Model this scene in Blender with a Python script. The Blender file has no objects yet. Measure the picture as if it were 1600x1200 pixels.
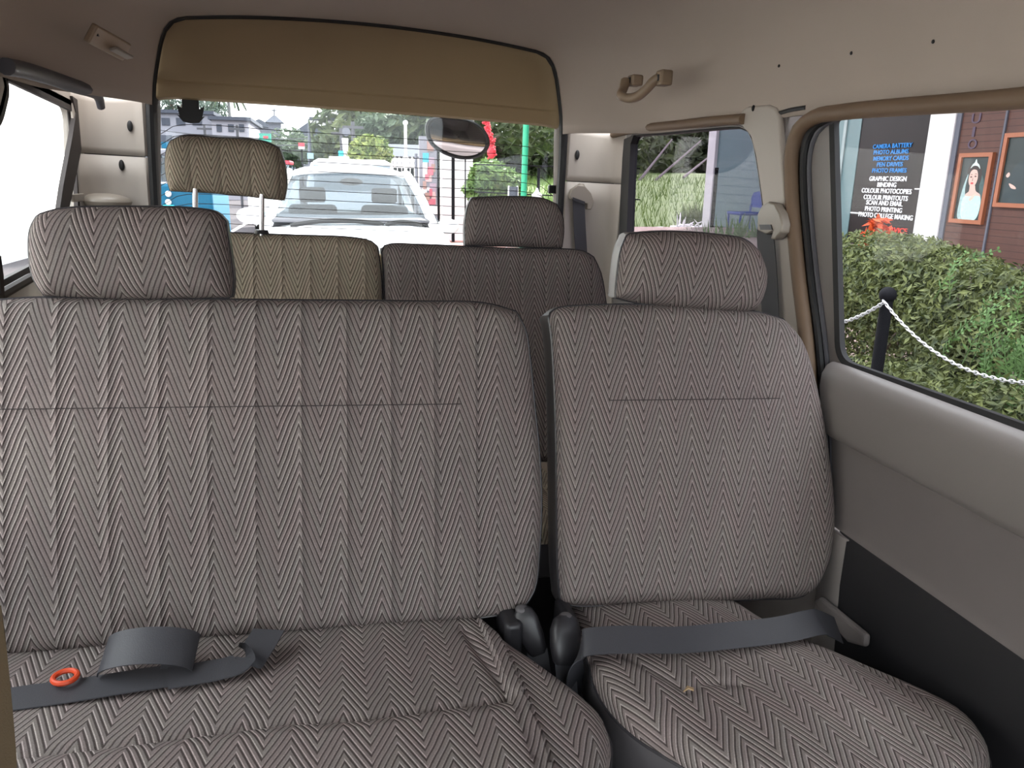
import bpy, bmesh, math, random
import numpy as np
from mathutils import Matrix, Vector
random.seed(7); rng = np.random.default_rng(11)
SC = bpy.context.scene
COL = SC.collection
# ------------------------------------------------------------------ camera (solved from the vanishing points, f = 1200 px on a 1600 px frame)
F = 1200.0
def nrm(v): v = np.array(v, float); return v/np.linalg.norm(v)
_yc = nrm([-282, 328, 1200]); _xc = np.array([4970, 38, 1200.0]); _xc = nrm(_xc-_yc*_xc.dot(_yc)); _zc = -np.cross(_xc, _yc)
A = np.array([_xc, _yc, _zc]); CAM = np.array([0, 0, 1.2])
cam_d = bpy.data.cameras.new('camera'); cam = bpy.data.objects.new('camera', cam_d); COL.objects.link(cam)
cam_d.sensor_width = 36; cam_d.lens = 27.0; cam_d.clip_start = 0.01; cam_d.clip_end = 500
cam.matrix_world = Matrix([[A[i, 0], A[i, 1], -A[i, 2], CAM[i]] for i in range(3)]+[[0, 0, 0, 1]])
SC.camera = cam
# ------------------------------------------------------------------ sky, sun, exposure
W = bpy.data.worlds.new('sky'); SC.world = W; W.use_nodes = True
wn = W.node_tree.nodes; wl = W.node_tree.links; wn.clear()
w_out = wn.new('ShaderNodeOutputWorld'); w_bg = wn.new('ShaderNodeBackground')
# overcast sky: zenith about three times the horizon, dim ground beyond the modelled street
w_tc = wn.new('ShaderNodeTexCoord'); w_sp = wn.new('ShaderNodeSeparateXYZ'); w_no = wn.new('ShaderNodeTexNoise'); w_cr = wn.new('ShaderNodeValToRGB')
w_no.inputs['Scale'].default_value = 2.5; w_no.inputs['Detail'].default_value = 5
r_ = w_cr.color_ramp
for p_, c_ in ((.485, (.06, .058, .055)), (.50, (.36, .37, .385)), (.62, (.55, .565, .59))):
    e_ = r_.elements.new(p_); e_.color = (*c_, 1)
r_.elements[0].position = 0; r_.elements[0].color = (.06, .058, .055, 1); r_.elements[-1].position = 1; r_.elements[-1].color = (.96, .98, 1, 1)
w_ma = wn.new('ShaderNodeMath'); w_ma.operation = 'MULTIPLY_ADD'; w_ma.inputs[1].default_value = .5; w_ma.inputs[2].default_value = .5
w_mx = wn.new('ShaderNodeMix'); w_mx.data_type = 'RGBA'; w_mx.blend_type = 'MULTIPLY'; w_mx.inputs[0].default_value = .25
wl.new(w_tc.outputs['Generated'], w_sp.inputs[0]); wl.new(w_sp.outputs['Z'], w_ma.inputs[0]); wl.new(w_ma.outputs[0], w_cr.inputs['Fac'])
wl.new(w_tc.outputs['Generated'], w_no.inputs['Vector']); wl.new(w_cr.outputs['Color'], w_mx.inputs[6]); wl.new(w_no.outputs['Fac'], w_mx.inputs[7])
wl.new(w_mx.outputs[2], w_bg.inputs['Color']); wl.new(w_bg.outputs[0], w_out.inputs[0])
w_bg.inputs['Strength'].default_value = 6.5
def sun(name, direction, strength, angle, color=(1, 1, 1)):
    d = bpy.data.lights.new(name, 'SUN'); d.energy = strength; d.angle = math.radians(angle); d.color = color
    o = bpy.data.objects.new(name, d); COL.objects.link(o)
    o.rotation_euler = Vector(direction).to_track_quat('-Z', 'Y').to_euler(); o.location = (-4, 0, 6)
sun('sun', (-0.45, -0.66, -0.60), 14.0, 10, (1.0, 0.95, 0.86))
vs = SC.view_settings; vs.view_transform = 'Standard'; vs.look = 'None'; vs.gamma = 1; vs.exposure = 0.62
vs.use_curve_mapping = False
SC.cycles.max_bounces = 10; SC.cycles.diffuse_bounces = 6; SC.cycles.transparent_max_bounces = 24
# ------------------------------------------------------------------ pixel rays
def ray(px, py): return A@np.array([px-800, 600-py, F])
def aty(px, py, Y): d = ray(px, py); return CAM+d*(Y/d[1])
def atx(px, py, X): d = ray(px, py); return CAM+d*(X/d[0])
def atz(px, py, Z): d = ray(px, py); return CAM+d*((Z-1.2)/d[2])
# the street lies at a slight roll to the van: its own frame
TILT = 0.035
_R = Matrix.Rotation(-TILT, 4, 'Y')
OUT = Matrix.Translation(Vector(CAM))@_R@Matrix.Translation(-Vector(CAM))
_Ro = np.array(_R.to_3x3())
def oray(px, py): return _Ro.T@ray(px, py)
def oy(px, py, Y): d = oray(px, py); return CAM+d*(Y/d[1])
def ox(px, py, X): d = oray(px, py); return CAM+d*(X/d[0])
ID = Matrix.Identity(4)
# ------------------------------------------------------------------ object helpers
LOC = {}
def tag(o, label=None, cat=None, group=None, kind=None):
    if label: o['label'] = label
    if cat: o['category'] = cat
    if group: o['group'] = group
    if kind: o['kind'] = kind
    return o
def thing(name, label, cat, loc=(0, 0, 0), fr=ID, group=None):
    o = bpy.data.objects.new(name, None); COL.objects.link(o); o.empty_display_size = .05
    o.matrix_world = fr@Matrix.Translation(Vector(loc)); LOC[o] = np.array(loc, float)
    return tag(o, label, cat, group)
class MB:
    def __init__(s): s.v = []; s.f = []; s.uv = {}
    def add(s, vs, fs):
        b = len(s.v); s.v += [tuple(float(c) for c in p) for p in vs]; s.f += [tuple(b+i for i in f) for f in fs]; return b
    def box(s, a, b, m=None):
        x0, y0, z0 = a; x1, y1, z1 = b
        vs = [(x0, y0, z0), (x1, y0, z0), (x1, y1, z0), (x0, y1, z0), (x0, y0, z1), (x1, y0, z1), (x1, y1, z1), (x0, y1, z1)]
        if m is not None: vs = [m@Vector(p) for p in vs]
        s.add(vs, [(0, 3, 2, 1), (4, 5, 6, 7), (0, 1, 5, 4), (1, 2, 6, 5), (2, 3, 7, 6), (3, 0, 4, 7)]); return s
    def tube(s, pts, r, n=10, cap=True, closed=False):
        P = [np.array(p, float) for p in pts]; k = len(P); R = r if hasattr(r, '__len__') else [r]*k
        T = []
        for i in range(k):
            a = P[(i-1) % k] if (closed or i > 0) else P[i]; b = P[(i+1) % k] if (closed or i < k-1) else P[i]
            T.append(nrm(b-a+1e-12))
        up = np.array([0, 0, 1.0]) if abs(T[0][2]) < .9 else np.array([1.0, 0, 0])
        N = nrm(np.cross(T[0], up)); vs = []
        for i in range(k):
            N = nrm(N-T[i]*N.dot(T[i])); B = np.cross(T[i], N)
            vs += [P[i]+R[i]*(math.cos(2*math.pi*j/n)*N+math.sin(2*math.pi*j/n)*B) for j in range(n)]
        fs = [(i*n+j, i*n+(j+1) % n, ((i+1) % k)*n+(j+1) % n, ((i+1) % k)*n+j) for i in range(k if closed else k-1) for j in range(n)]
        if cap and not closed: fs += [tuple(range(n))[::-1], tuple((k-1)*n+j for j in range(n))]
        s.add(vs, fs); return s
    def sweep(s, pts, wdir, w, t):
        """flat strap: centre points, a width direction per point, width, thickness"""
        P = [np.array(p, float) for p in pts]; k = len(P); vs = []
        for i in range(k):
            T = nrm(P[min(i+1, k-1)]-P[max(i-1, 0)]); D = np.array(wdir[i] if hasattr(wdir[0], '__len__') else wdir, float)
            D = nrm(D-T*D.dot(T)); N = np.cross(T, D)
            vs += [P[i]-D*w/2-N*t/2, P[i]+D*w/2-N*t/2, P[i]+D*w/2+N*t/2, P[i]-D*w/2+N*t/2]
        fs = [(i*4+j, i*4+(j+1) % 4, i*4+4+(j+1) % 4, i*4+4+j) for i in range(k-1) for j in range(4)]+[(3, 2, 1, 0), tuple(4*(k-1)+j for j in range(4))]
        s.add(vs, fs); return s
    def prism(s, outline, d):
        """closed polygon of 3-D points pushed along vector d"""
        k = len(outline); O = [np.array(p, float) for p in outline]; d = np.array(d, float)
        s.add(O+[p+d for p in O], [tuple(range(k))[::-1], tuple(k+i for i in range(k))]+[(i, (i+1) % k, k+(i+1) % k, k+i) for i in range(k)]); return s
    def loft(s, rings, closed=True, caps=True):
        n = len(rings[0]); vs = [p for r in rings for p in r]; m = n if closed else n-1
        fs = [(i*n+j, i*n+(j+1) % n, (i+1)*n+(j+1) % n, (i+1)*n+j) for i in range(len(rings)-1) for j in range(m)]
        if caps and closed: fs += [tuple(range(n))[::-1], tuple((len(rings)-1)*n+j for j in range(n))]
        s.add(vs, fs); return s
    def ell(s, c, r, n=16, m=10, M=None):
        rings = []
        for i in range(m+1):
            a = math.pi*(i/m)*0.998+.001
            rings.append([(r[0]*math.sin(a)*math.cos(2*math.pi*j/n), r[1]*math.sin(a)*math.sin(2*math.pi*j/n), -r[2]*math.cos(a)) for j in range(n)])
        if M is not None: rings = [[tuple(M@Vector(p)) for p in R] for R in rings]
        rings = [[(p[0]+c[0], p[1]+c[1], p[2]+c[2]) for p in R] for R in rings]
        s.loft(rings); return s
    def make(s, name, mat, parent=None, smooth=True, fr=ID, loc=None, bevel=0, solid=0, subs=0):
        if parent is not None:
            L = LOC[parent]
        else:
            L = np.array(loc if loc is not None else (np.min(np.array(s.v), 0)+np.max(np.array(s.v), 0))/2)
            if loc is None: L[2] = np.min(np.array(s.v)[:, 2])
        me = bpy.data.meshes.new(name); me.from_pydata([tuple(np.array(p)-L) for p in s.v], [], s.f)
        bm = bmesh.new(); bm.from_mesh(me); bmesh.ops.recalc_face_normals(bm, faces=bm.faces)
        if s.uv:
            lay = bm.loops.layers.uv.new('UVMap'); bm.verts.ensure_lookup_table()
            for f in bm.faces:
                for lp in f.loops: lp[lay].uv = s.uv.get(lp.vert.index, (0, 0))
        bm.to_mesh(me); bm.free()
        me.materials.append(mat)
        o = bpy.data.objects.new(name, me); COL.objects.link(o); LOC[o] = L
        if parent is not None: o.parent = parent
        else: o.matrix_world = fr@Matrix.Translation(Vector(L))
        if smooth:
            me.polygons.foreach_set('use_smooth', [True]*len(me.polygons))
            try: me.set_sharp_from_angle(angle=math.radians(40))
            except Exception: pass
        if solid:
            q = o.modifiers.new('solid', 'SOLIDIFY'); q.thickness = solid; q.offset = 0
        if bevel:
            q = o.modifiers.new('bevel', 'BEVEL'); q.width = bevel; q.segments = 3; q.limit_method = 'ANGLE'; q.angle_limit = math.radians(40)
        if subs:
            q = o.modifiers.new('sub', 'SUBSURF'); q.levels = subs; q.render_levels = subs
        return o
def solo(name, mb, mat, label, cat, fr=ID, group=None, kind=None, **k):
    o = mb.make(name, mat, fr=fr, **k); return tag(o, label, cat, group, kind)
def struct(name, mb, mat, label, fr=ID, cat=None, **k):
    o = mb.make(name, mat, fr=fr, **k); return tag(o, label, cat, None, 'structure')
def dup(root, loc, fr=ID, label=None, group=None, rot=0):
    def cp(o, par):
        c = o.copy(); COL.objects.link(c); c.parent = par
        for ch in list(o.children): cp(ch, c)
        return c
    r = cp(root, None); r.matrix_world = fr@Matrix.Translation(Vector(loc))@Matrix.Rotation(rot, 4, 'Z')
    if label: r['label'] = label
    if group: r['group'] = group
    return r
def catmull(pts, n, closed=False):
    P = np.array(pts, float); k = len(P)
    if k == 2: t = np.linspace(0, 1, n)[:, None]; return P[0]*(1-t)+P[1]*t
    out = []; segs = k if closed else k-1
    for i in range(segs):
        p0 = P[(i-1) % k] if (closed or i > 0) else 2*P[0]-P[1]; p1 = P[i]; p2 = P[(i+1) % k]
        p3 = P[(i+2) % k] if (closed or i+2 < k) else 2*P[-1]-P[-2]
        a = .5; d = [max(np.linalg.norm(q), 1e-9)**a for q in (p1-p0, p2-p1, p3-p2)]
        t0 = 0; t1 = d[0]; t2 = t1+d[1]; t3 = t2+d[2]
        for t in np.linspace(t1, t2, 13)[:-1]:
            A1 = (t1-t)/(t1-t0)*p0+(t-t0)/(t1-t0)*p1; A2 = (t2-t)/(t2-t1)*p1+(t-t1)/(t2-t1)*p2; A3 = (t3-t)/(t3-t2)*p2+(t-t2)/(t3-t2)*p3
            B1 = (t2-t)/(t2-t0)*A1+(t-t0)/(t2-t0)*A2; B2 = (t3-t)/(t3-t1)*A2+(t-t1)/(t3-t1)*A3
            out.append((t2-t)/(t2-t1)*B1+(t-t1)/(t2-t1)*B2)
    out.append(P[0] if closed else P[-1]); out = np.array(out)
    L = np.r_[0, np.cumsum(np.linalg.norm(np.diff(out, axis=0), axis=1))]
    q = np.linspace(0, L[-1], n+1)[:-1] if closed else np.linspace(0, L[-1], n)
    return np.stack([np.interp(q, L, out[:, c]) for c in range(out.shape[1])], 1)
# ------------------------------------------------------------------ materials
class NT:
    def __init__(s, name):
        s.m = bpy.data.materials.new(name); s.m.use_nodes = True; s.t = s.m.node_tree; s.t.nodes.clear()
        s.out = s.t.nodes.new('ShaderNodeOutputMaterial')
    def n(s, typ, **kw):
        x = s.t.nodes.new('ShaderNode'+typ)
        for k, v in kw.items(): setattr(x, k, v)
        return x
    def l(s, a, b): s.t.links.new(a, b)
    def math(s, op, a, b=None, c=None):
        x = s.n('Math', operation=op)
        for i, q in enumerate((a, b, c)):
            if q is None: continue
            if isinstance(q, (int, float)): x.inputs[i].default_value = q
            else: s.l(q, x.inputs[i])
        return x.outputs[0]
    def mix(s, f, a, b):
        x = s.n('Mix', data_type='RGBA')
        for q, i in ((f, 0), (a, 6), (b, 7)):
            if isinstance(q, (int, float)): x.inputs[i].default_value = q
            elif isinstance(q, tuple): x.inputs[i].default_value = (*q, 1)
            else: s.l(q, x.inputs[i])
        return x.outputs[2]
    def noise(s, scale, detail=3, vec=None):
        x = s.n('TexNoise'); x.inputs['Scale'].default_value = scale; x.inputs['Detail'].default_value = detail
        if vec is not None: s.l(vec, x.inputs['Vector'])
        return x.outputs['Fac']
    def pos(s): return s.n('TexCoord').outputs['Object']
    def ramp(s, f, stops, interp='LINEAR'):
        x = s.n('ValToRGB'); r = x.color_ramp; r.interpolation = interp
        while len(r.elements) < len(stops): r.elements.new(.5)
        for e, (p, c) in zip(r.elements, stops): e.position = p; e.color = (*c, 1)
        s.l(f, x.inputs[0]); return x.outputs[0]
    def bsdf(s, col, rough=.6, metal=0, spec=.5, bump=None, bd=.001, bs=.6, emis=None, es=0, trans=0):
        b = s.n('BsdfPrincipled')
        if isinstance(col, tuple): b.inputs['Base Color'].default_value = (*col, 1)
        else: s.l(col, b.inputs['Base Color'])
        if isinstance(rough, (int, float)): b.inputs['Roughness'].default_value = rough
        else: s.l(rough, b.inputs['Roughness'])
        b.inputs['Metallic'].default_value = metal; b.inputs['Specular IOR Level'].default_value = spec
        if bump is not None:
            q = s.n('Bump'); q.inputs['Strength'].default_value = bs; q.inputs['Distance'].default_value = bd
            s.l(bump, q.inputs['Height']); s.l(q.outputs[0], b.inputs['Normal'])
        if emis: b.inputs['Emission Color'].default_value = (*emis, 1); b.inputs['Emission Strength'].default_value = es
        s.l(b.outputs[0], s.out.inputs[0]); return s.m
def plain(name, col, rough=.6, metal=0, grain=0, gs=400, var=.12, vs_=6, spec=.5):
    t = NT(name); p = t.pos()
    f = t.noise(vs_, 4, p); c = t.mix(f, tuple(x*(1-var) for x in col), tuple(min(1, x*(1+var)) for x in col))
    b = t.noise(gs, 2, p) if grain else None
    return t.bsdf(c, rough, metal, spec, b, grain if grain else .001)
def fabric(name, light, mid, dark, pu=.0275, pv=.0166, k=4.35, chan=None, seam=None):
    """woven herringbone: u across, v along the cushion, metres"""
    t = NT(name); uvn = t.n('UVMap'); sp = t.n('SeparateXYZ'); 
    wob = t.n('TexNoise'); wob.inputs['Scale'].default_value = 9; wob.inputs['Detail'].default_value = 2
    t.l(uvn.outputs[0], wob.inputs['Vector']); t.l(uvn.outputs[0], sp.inputs[0])
    u = t.math('ADD', sp.outputs[0], t.math('MULTIPLY', t.math('SUBTRACT', wob.outputs['Fac'], .5), .006)); v = sp.outputs[1]
    v = t.math('ADD', v, t.math('MULTIPLY', t.math('SUBTRACT', wob.outputs['Fac'], .5), -.010))
    tri = t.math('DIVIDE', t.math('PINGPONG', t.math('ADD', u, 10.0), pu), pu)
    ph = t.math('ADD', t.math('DIVIDE', v, pv), t.math('MULTIPLY', tri, k))
    f = t.math('FRACT', t.math('ADD', ph, 100.0))
    col = t.ramp(f, [(0, dark), (.20, dark), (.29, light), (.38, light), (.50, mid), (.90, mid), (1, dark)])
    wn_ = t.n('TexWhiteNoise', noise_dimensions='1D'); t.l(t.math('FLOOR', t.math('ADD', ph, 100.0)), wn_.inputs['W'])
    mt = t.n('Mix', data_type='RGBA', blend_type='MULTIPLY'); mt.inputs[0].default_value = .8; t.l(col, mt.inputs[6])
    t.l(t.ramp(wn_.outputs['Value'], [(0, (1.0, .92, .94)), (.35, (.98, .97, .98)), (.65, (.94, 1.0, .985)), (1, (1.0, 1.0, .97))]), mt.inputs[7]); col = mt.outputs[2]
    wv = t.n('Combine XYZ'.replace(' ', '')); t.l(t.math('MULTIPLY', u, 500), wv.inputs[0]); t.l(t.math('MULTIPLY', v, 900), wv.inputs[1])
    fine = t.noise(1.0, 1, wv.outputs[0]); big = t.noise(7, 4, uvn.outputs[0])
    col = t.mix(t.math('MULTIPLY', t.math('SUBTRACT', fine, .30), 1.3), col, tuple(x*.55 for x in mid))
    tint = t.mix(big, (.86, .83, .84), (1.10, 1.08, 1.04))
    mx = t.n('Mix', data_type='RGBA', blend_type='MULTIPLY'); mx.inputs[0].default_value = 1; t.l(col, mx.inputs[6]); t.l(tint, mx.inputs[7]); col = mx.outputs[2]
    h = t.ramp(f, [(0, (0,)*3), (.22, (0,)*3), (.42, (1,)*3), (.85, (.75,)*3), (1, (0,)*3)])
    hs = t.math('MULTIPLY', h, .0007)
    hs = t.math('ADD', hs, t.math('MULTIPLY', fine, .0004))
    if chan:                                   # sewn channels: u spacing, u offset, u from, u to, v from, v to
        su, so, ua, ub = chan
        d = t.math('PINGPONG', t.math('ADD', t.math('SUBTRACT', sp.outputs[0], so), su*50), su/2)
        g = t.math('POWER', t.math('SUBTRACT', 1, t.math('MINIMUM', t.math('DIVIDE', d, .010), 1)), 2)
        on = t.math('MULTIPLY', t.math('GREATER_THAN', sp.outputs[0], ua), t.math('LESS_THAN', sp.outputs[0], ub))
        hs = t.math('SUBTRACT', hs, t.math('MULTIPLY', t.math('MULTIPLY', g, on), .0034))
    if seam:                                   # stitched line across: v, u from, u to
        for (sv, ua, ub) in seam:
            d = t.math('ABSOLUTE', t.math('SUBTRACT', sp.outputs[1], sv))
            on = t.math('MULTIPLY', t.math('GREATER_THAN', sp.outputs[0], ua), t.math('LESS_THAN', sp.outputs[0], ub))
            g = t.math('MULTIPLY', t.math('LESS_THAN', d, .0007), on)
            col = t.mix(g, col, (.06, .05, .05))
            g2 = t.math('MULTIPLY', t.math('SUBTRACT', 1, t.math('MINIMUM', t.math('DIVIDE', d, .012), 1)), on)
            hs = t.math('SUBTRACT', hs, t.math('MULTIPLY', t.math('POWER', g2, 2), .003))
    return t.bsdf(col, .9, 0, .2, hs, 1.0, 1.0)
def glass(name, tint=(.93, .95, .95), refl=.03):
    t = NT(name); a = t.n('BsdfTransparent'); a.inputs[0].default_value = (*tint, 1)
    g = t.n('BsdfGlossy'); g.inputs['Roughness'].default_value = .02
    lw = t.n('LayerWeight'); lw.inputs[0].default_value = .5; m = t.n('MixShader')
    t.l(t.math('ADD', refl, t.math('MULTIPLY', t.math('POWER', lw.outputs['Facing'], 5), .25)), m.inputs[0]); t.l(a.outputs[0], m.inputs[1]); t.l(g.outputs[0], m.inputs[2]); t.l(m.outputs[0], t.out.inputs[0])
    return t.m
LI, MI, DK = (.47, .42, .405), (.232, .205, .196), (.050, .038, .038)
M = {}
M['vinyl'] = plain('grey_vinyl', (.105, .098, .102), .42, grain=.0002, gs=900)
M['vinyl_light'] = plain('light_grey_vinyl', (.34, .33, .33), .45, grain=.0002, gs=900)
M['piping'] = plain('dark_piping', (.045, .042, .046), .22)
M['trim'] = plain('beige_plastic_trim', (.43, .385, .34), .5, grain=.00015, gs=1200, var=.05)
M['liner'] = plain('headliner_cloth', (.42, .355, .305), .85, grain=.0002, gs=1500, var=.07, vs_=3)
M['header'] = plain('tailgate_trim', (.40, .295, .165), .7, grain=.0002, gs=1400, var=.05)
M['bead'] = plain('tan_rubber_bead', (.175, .115, .072), .6)
M['black'] = plain('black_rubber', (.012, .012, .013), .55)
M['darkseal'] = plain('brown_black_seal', (.035, .026, .024), .6)
M['blueseal'] = plain('worn_grey_seal', (.10, .10, .115), .5)
M['door'] = plain('door_grey_trim', (.225, .203, .195), .48, grain=.00015, gs=1200, var=.05)
M['doorcloth'] = plain('door_panel_cloth', (.175, .155, .150), .8, grain=.0003, gs=1500)
M['doordark'] = plain('door_dark_kick', (.014, .0135, .016), .65, grain=.0003, gs=1500)
M['belt'] = plain('belt_webbing', (.05, .05, .058), .55, grain=.0003, gs=700, var=.08)
M['plastic'] = plain('dark_plastic', (.022, .021, .024), .4)
M['anchor'] = plain('grey_beige_plastic', (.31, .27, .225), .35, var=.05)
M['tanhandle'] = plain('tan_handle_plastic', (.30, .22, .15), .42)
M['chrome'] = plain('chrome', (.7, .7, .7), .15, 1)
M['carpet'] = plain('dark_carpet', (.045, .04, .038), .95, grain=.002, gs=250, var=.3)
M['orange'] = plain('orange_rubber', (.65, .07, .02), .45)
M['tan'] = plain('tan_front_seat', (.16, .115, .065), .8, grain=.0003, gs=900)
M['glass'] = glass('clear_glass'); M['tint'] = glass('tinted_glass', (.58, .56, .61), .012)
M['tintdoor'] = glass('door_glass', (.90, .91, .92), .012)
M['heater'] = plain('heater_line', (.02, .012, .01), .6)
M['foam'] = plain('seat_back_cloth', (.10, .09, .09), .8)
# ------------------------------------------------------------------ cushions
class Plane:
    def __init__(s, o, up, right=(1, 0, 0)):
        s.o = np.array(o, float); s.u = nrm(right); s.v = nrm(up); s.front = np.cross(s.u, s.v)
    def px(s, p):
        if len(p) == 3: q = np.array(p, float)-s.o; return np.array([q.dot(s.u), q.dot(s.v)])
        d = ray(*p); t = (s.o-CAM).dot(s.front)/d.dot(s.front); q = CAM+d*t-s.o
        return np.array([q.dot(s.u), q.dot(s.v)])
    def at(s, u, v, h=0): return s.o+s.u*u+s.v*v+s.front*h
def cushion(parent, name, plane, curves, T, fab, side, R=.03, crown=.012, nu=90, nv=70, disp=None, vin=.012, pipe=.0022, uvo=(0, 0), back=None, pr=True, facename='cover', sidename='side_panel'):
    edge = Plane(plane.o-plane.front*R*.8, plane.v, plane.u)
    B, Tp, L, Rr = [catmull([(edge if len(p) == 2 else plane).px(p) for p in c], n) for c, n in zip(curves, (nu, nu, nv, nv))]
    s = np.linspace(0, 1, nu)[None, :, None]; t = np.linspace(0, 1, nv)[:, None, None]
    G = (1-t)*B[None]+t*Tp[None]+(1-s)*L[:, None]+s*Rr[:, None]-((1-s)*(1-t)*B[0]+s*(1-t)*B[-1]+(1-s)*t*Tp[0]+s*t*Tp[-1])
    for _ in range(500): G[1:-1, 1:-1] = .25*(G[:-2, 1:-1]+G[2:, 1:-1]+G[1:-1, :-2]+G[1:-1, 2:])
    loop = [(0, i) for i in range(nu)]+[(j, nu-1) for j in range(1, nv)]+[(nv-1, i) for i in range(nu-2, -1, -1)]+[(j, 0) for j in range(nv-2, 0, -1)]
    E_ = np.array([G[j, i] for j, i in loop]); P = G.reshape(-1, 2); D = np.full(len(P), 9.); near = np.zeros_like(P)
    a = E_; b = np.roll(E_, -1, 0)
    for k in range(len(a)):
        ab = b[k]-a[k]; q = np.clip(((P-a[k])@ab)/(ab@ab+1e-12), 0, 1); Q = a[k]+q[:, None]*ab; d_ = np.linalg.norm(P-Q, axis=1); m_ = d_ < D; D[m_] = d_[m_]; near[m_] = Q[m_]
    x = np.clip(D/R, 0, 1); h = -R*.8*(1-np.sqrt(np.clip(1-(1-x)**2, 0, 1)))
    dm = D.max(); h = h+crown*(1-(1-D/dm)**2)-crown
    if disp is not None: h = h+disp(P, x)
    mb = MB(); arc = R*.85*(np.arcsin(np.clip(1-x, 0, 1))-(1-x))                   # cloth pulled over the roll
    dirn = near-P
    for q_, (j, i) in enumerate(loop):
        tg_ = E_[(q_+1) % len(E_)]-E_[q_-1]; dirn[j*nu+i] = (tg_[1], -tg_[0])
    dirn = dirn/np.maximum(np.linalg.norm(dirn, axis=1), 1e-9)[:, None]
    mb.v = [tuple(plane.at(P[i, 0], P[i, 1], h[i])) for i in range(len(P))]
    mb.uv = {i: (P[i, 0]+uvo[0]+dirn[i, 0]*arc[i], P[i, 1]+uvo[1]+dirn[i, 1]*arc[i]) for i in range(len(P))}
    mb.f = [(j*nu+i, j*nu+i+1, (j+1)*nu+i+1, (j+1)*nu+i) for j in range(nv-1) for i in range(nu-1)]
    face = mb.make(facename, fab, parent)
    # side wall and back
    hl = np.array([h[j*nu+i] for j, i in loop]); cen = E_.mean(0); sd = MB(); rings = []
    tang = np.roll(E_, -1, 0)-np.roll(E_, 1, 0); tang /= np.linalg.norm(tang, axis=1)[:, None]+1e-12; nor = np.stack([tang[:, 1], -tang[:, 0]], 1)
    for (q, off) in ((0, 0), (.12, .0), (.35, vin*.2), (.65, 0), (.86, -.003), (.96, -.010), (1, -.022)):
        e = E_+nor*off; rings.append([plane.at(e[k, 0], e[k, 1], hl[k]*(1-q)-T*q) for k in range(len(e))])
    sd.loft(rings, True, False); n = len(E_); base = (len(rings)-1)*n
    c = sd.add([plane.at(cen[0], cen[1], -T-.004)], [])
    sd.f += [(base+k, base+(k+1) % n, c) for k in range(n)]
    sdo = sd.make(sidename, side, face)
    if pipe:
        pts = [plane.at(E_[k, 0], E_[k, 1], hl[k]-.001) for k in range(0, n, 2)]
        MB().tube(pts, pipe, 6, closed=True).make('piping', M['piping'], face)
    return face, P
def seg_dist(P, poly):
    D = np.full(len(P), 9.)
    for a, b in zip(poly[:-1], poly[1:]):
        ab = b-a; q = np.clip(((P-a)@ab)/(ab@ab), 0, 1); D = np.minimum(D, np.linalg.norm(P-(a+q[:, None]*ab), axis=1))
    return D
# ================================================================== THE VAN
XR, XL, XC = .80, -.60, .10
def rrect(pts, r=0.03, k=6):
    """round the corners of a 2-D polygon"""
    out = []; n = len(pts); P = [np.array(p, float) for p in pts]
    for i in range(n):
        a, b, c = P[i-1], P[i], P[(i+1) % n]; rr = r[i] if hasattr(r, '__len__') else r
        d1 = min(rr, np.linalg.norm(a-b)*.45); d2 = min(rr, np.linalg.norm(c-b)*.45)
        p, q = b+nrm(a-b)*d1, b+nrm(c-b)*d2
        for t in np.linspace(0, 1, k): out.append((1-t)**2*p+2*t*(1-t)*b+t*t*q)
    return out
def wall_hole(outer, hole, X, th, side):
    """side wall in the plane X (Y, z outlines) with a window hole; th = thickness outward"""
    n = len(hole); c = np.mean(hole, 0); O = np.array(outer); ring = []
    for h in hole:
        d = nrm(h-c); best = None
        for a, b in zip(O, np.roll(O, -1, 0)):
            e = b-a; den = d[0]*e[1]-d[1]*e[0]
            if abs(den) < 1e-9: continue
            w = a-c; t = (w[0]*e[1]-w[1]*e[0])/den; q = (w[0]*d[1]-w[1]*d[0])/den
            if t > 0 and -1e-6 <= q <= 1+1e-6 and (best is None or t < best): best = t
        ring.append(c+d*best)
    corners = []
    for o in O:                                 # snap the closest ray hit to each corner
        i = int(np.argmin([np.linalg.norm(r-o) for r in ring])); ring[i] = o
    mb = MB(); r3 = lambda L, x: [(x, p[0], p[1]) for p in L]
    mb.loft([r3(ring, X), r3(hole, X), r3(hole, X+side*th), r3(ring, X+side*th), r3(ring, X)], True, False)
    return mb
def pane(hole, X, t=.004):
    return MB().prism([(X, p[0], p[1]) for p in hole], (t, 0, 0))
def border(hole, X, w, t, grow=0.004):
    """flat rubber frame around a hole: from grow outside the edge to w inside"""
    c = np.mean(hole, 0); n = len(hole); H = np.array(hole); tg = np.roll(H, -1, 0)-np.roll(H, 1, 0)
    tg /= np.linalg.norm(tg, axis=1)[:, None]; nn = np.stack([tg[:, 1], -tg[:, 0]], 1)
    if ((H-c)*nn).sum() < 0: nn = -nn
    a = H+nn*grow; b = H-nn*w; r3 = lambda L, x: [(x, p[0], p[1]) for p in L]
    mb = MB(); mb.loft([r3(a, X), r3(b, X+.25*t), r3(b, X+t), r3(a, X+t), r3(a, X)], True, False); return mb
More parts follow.
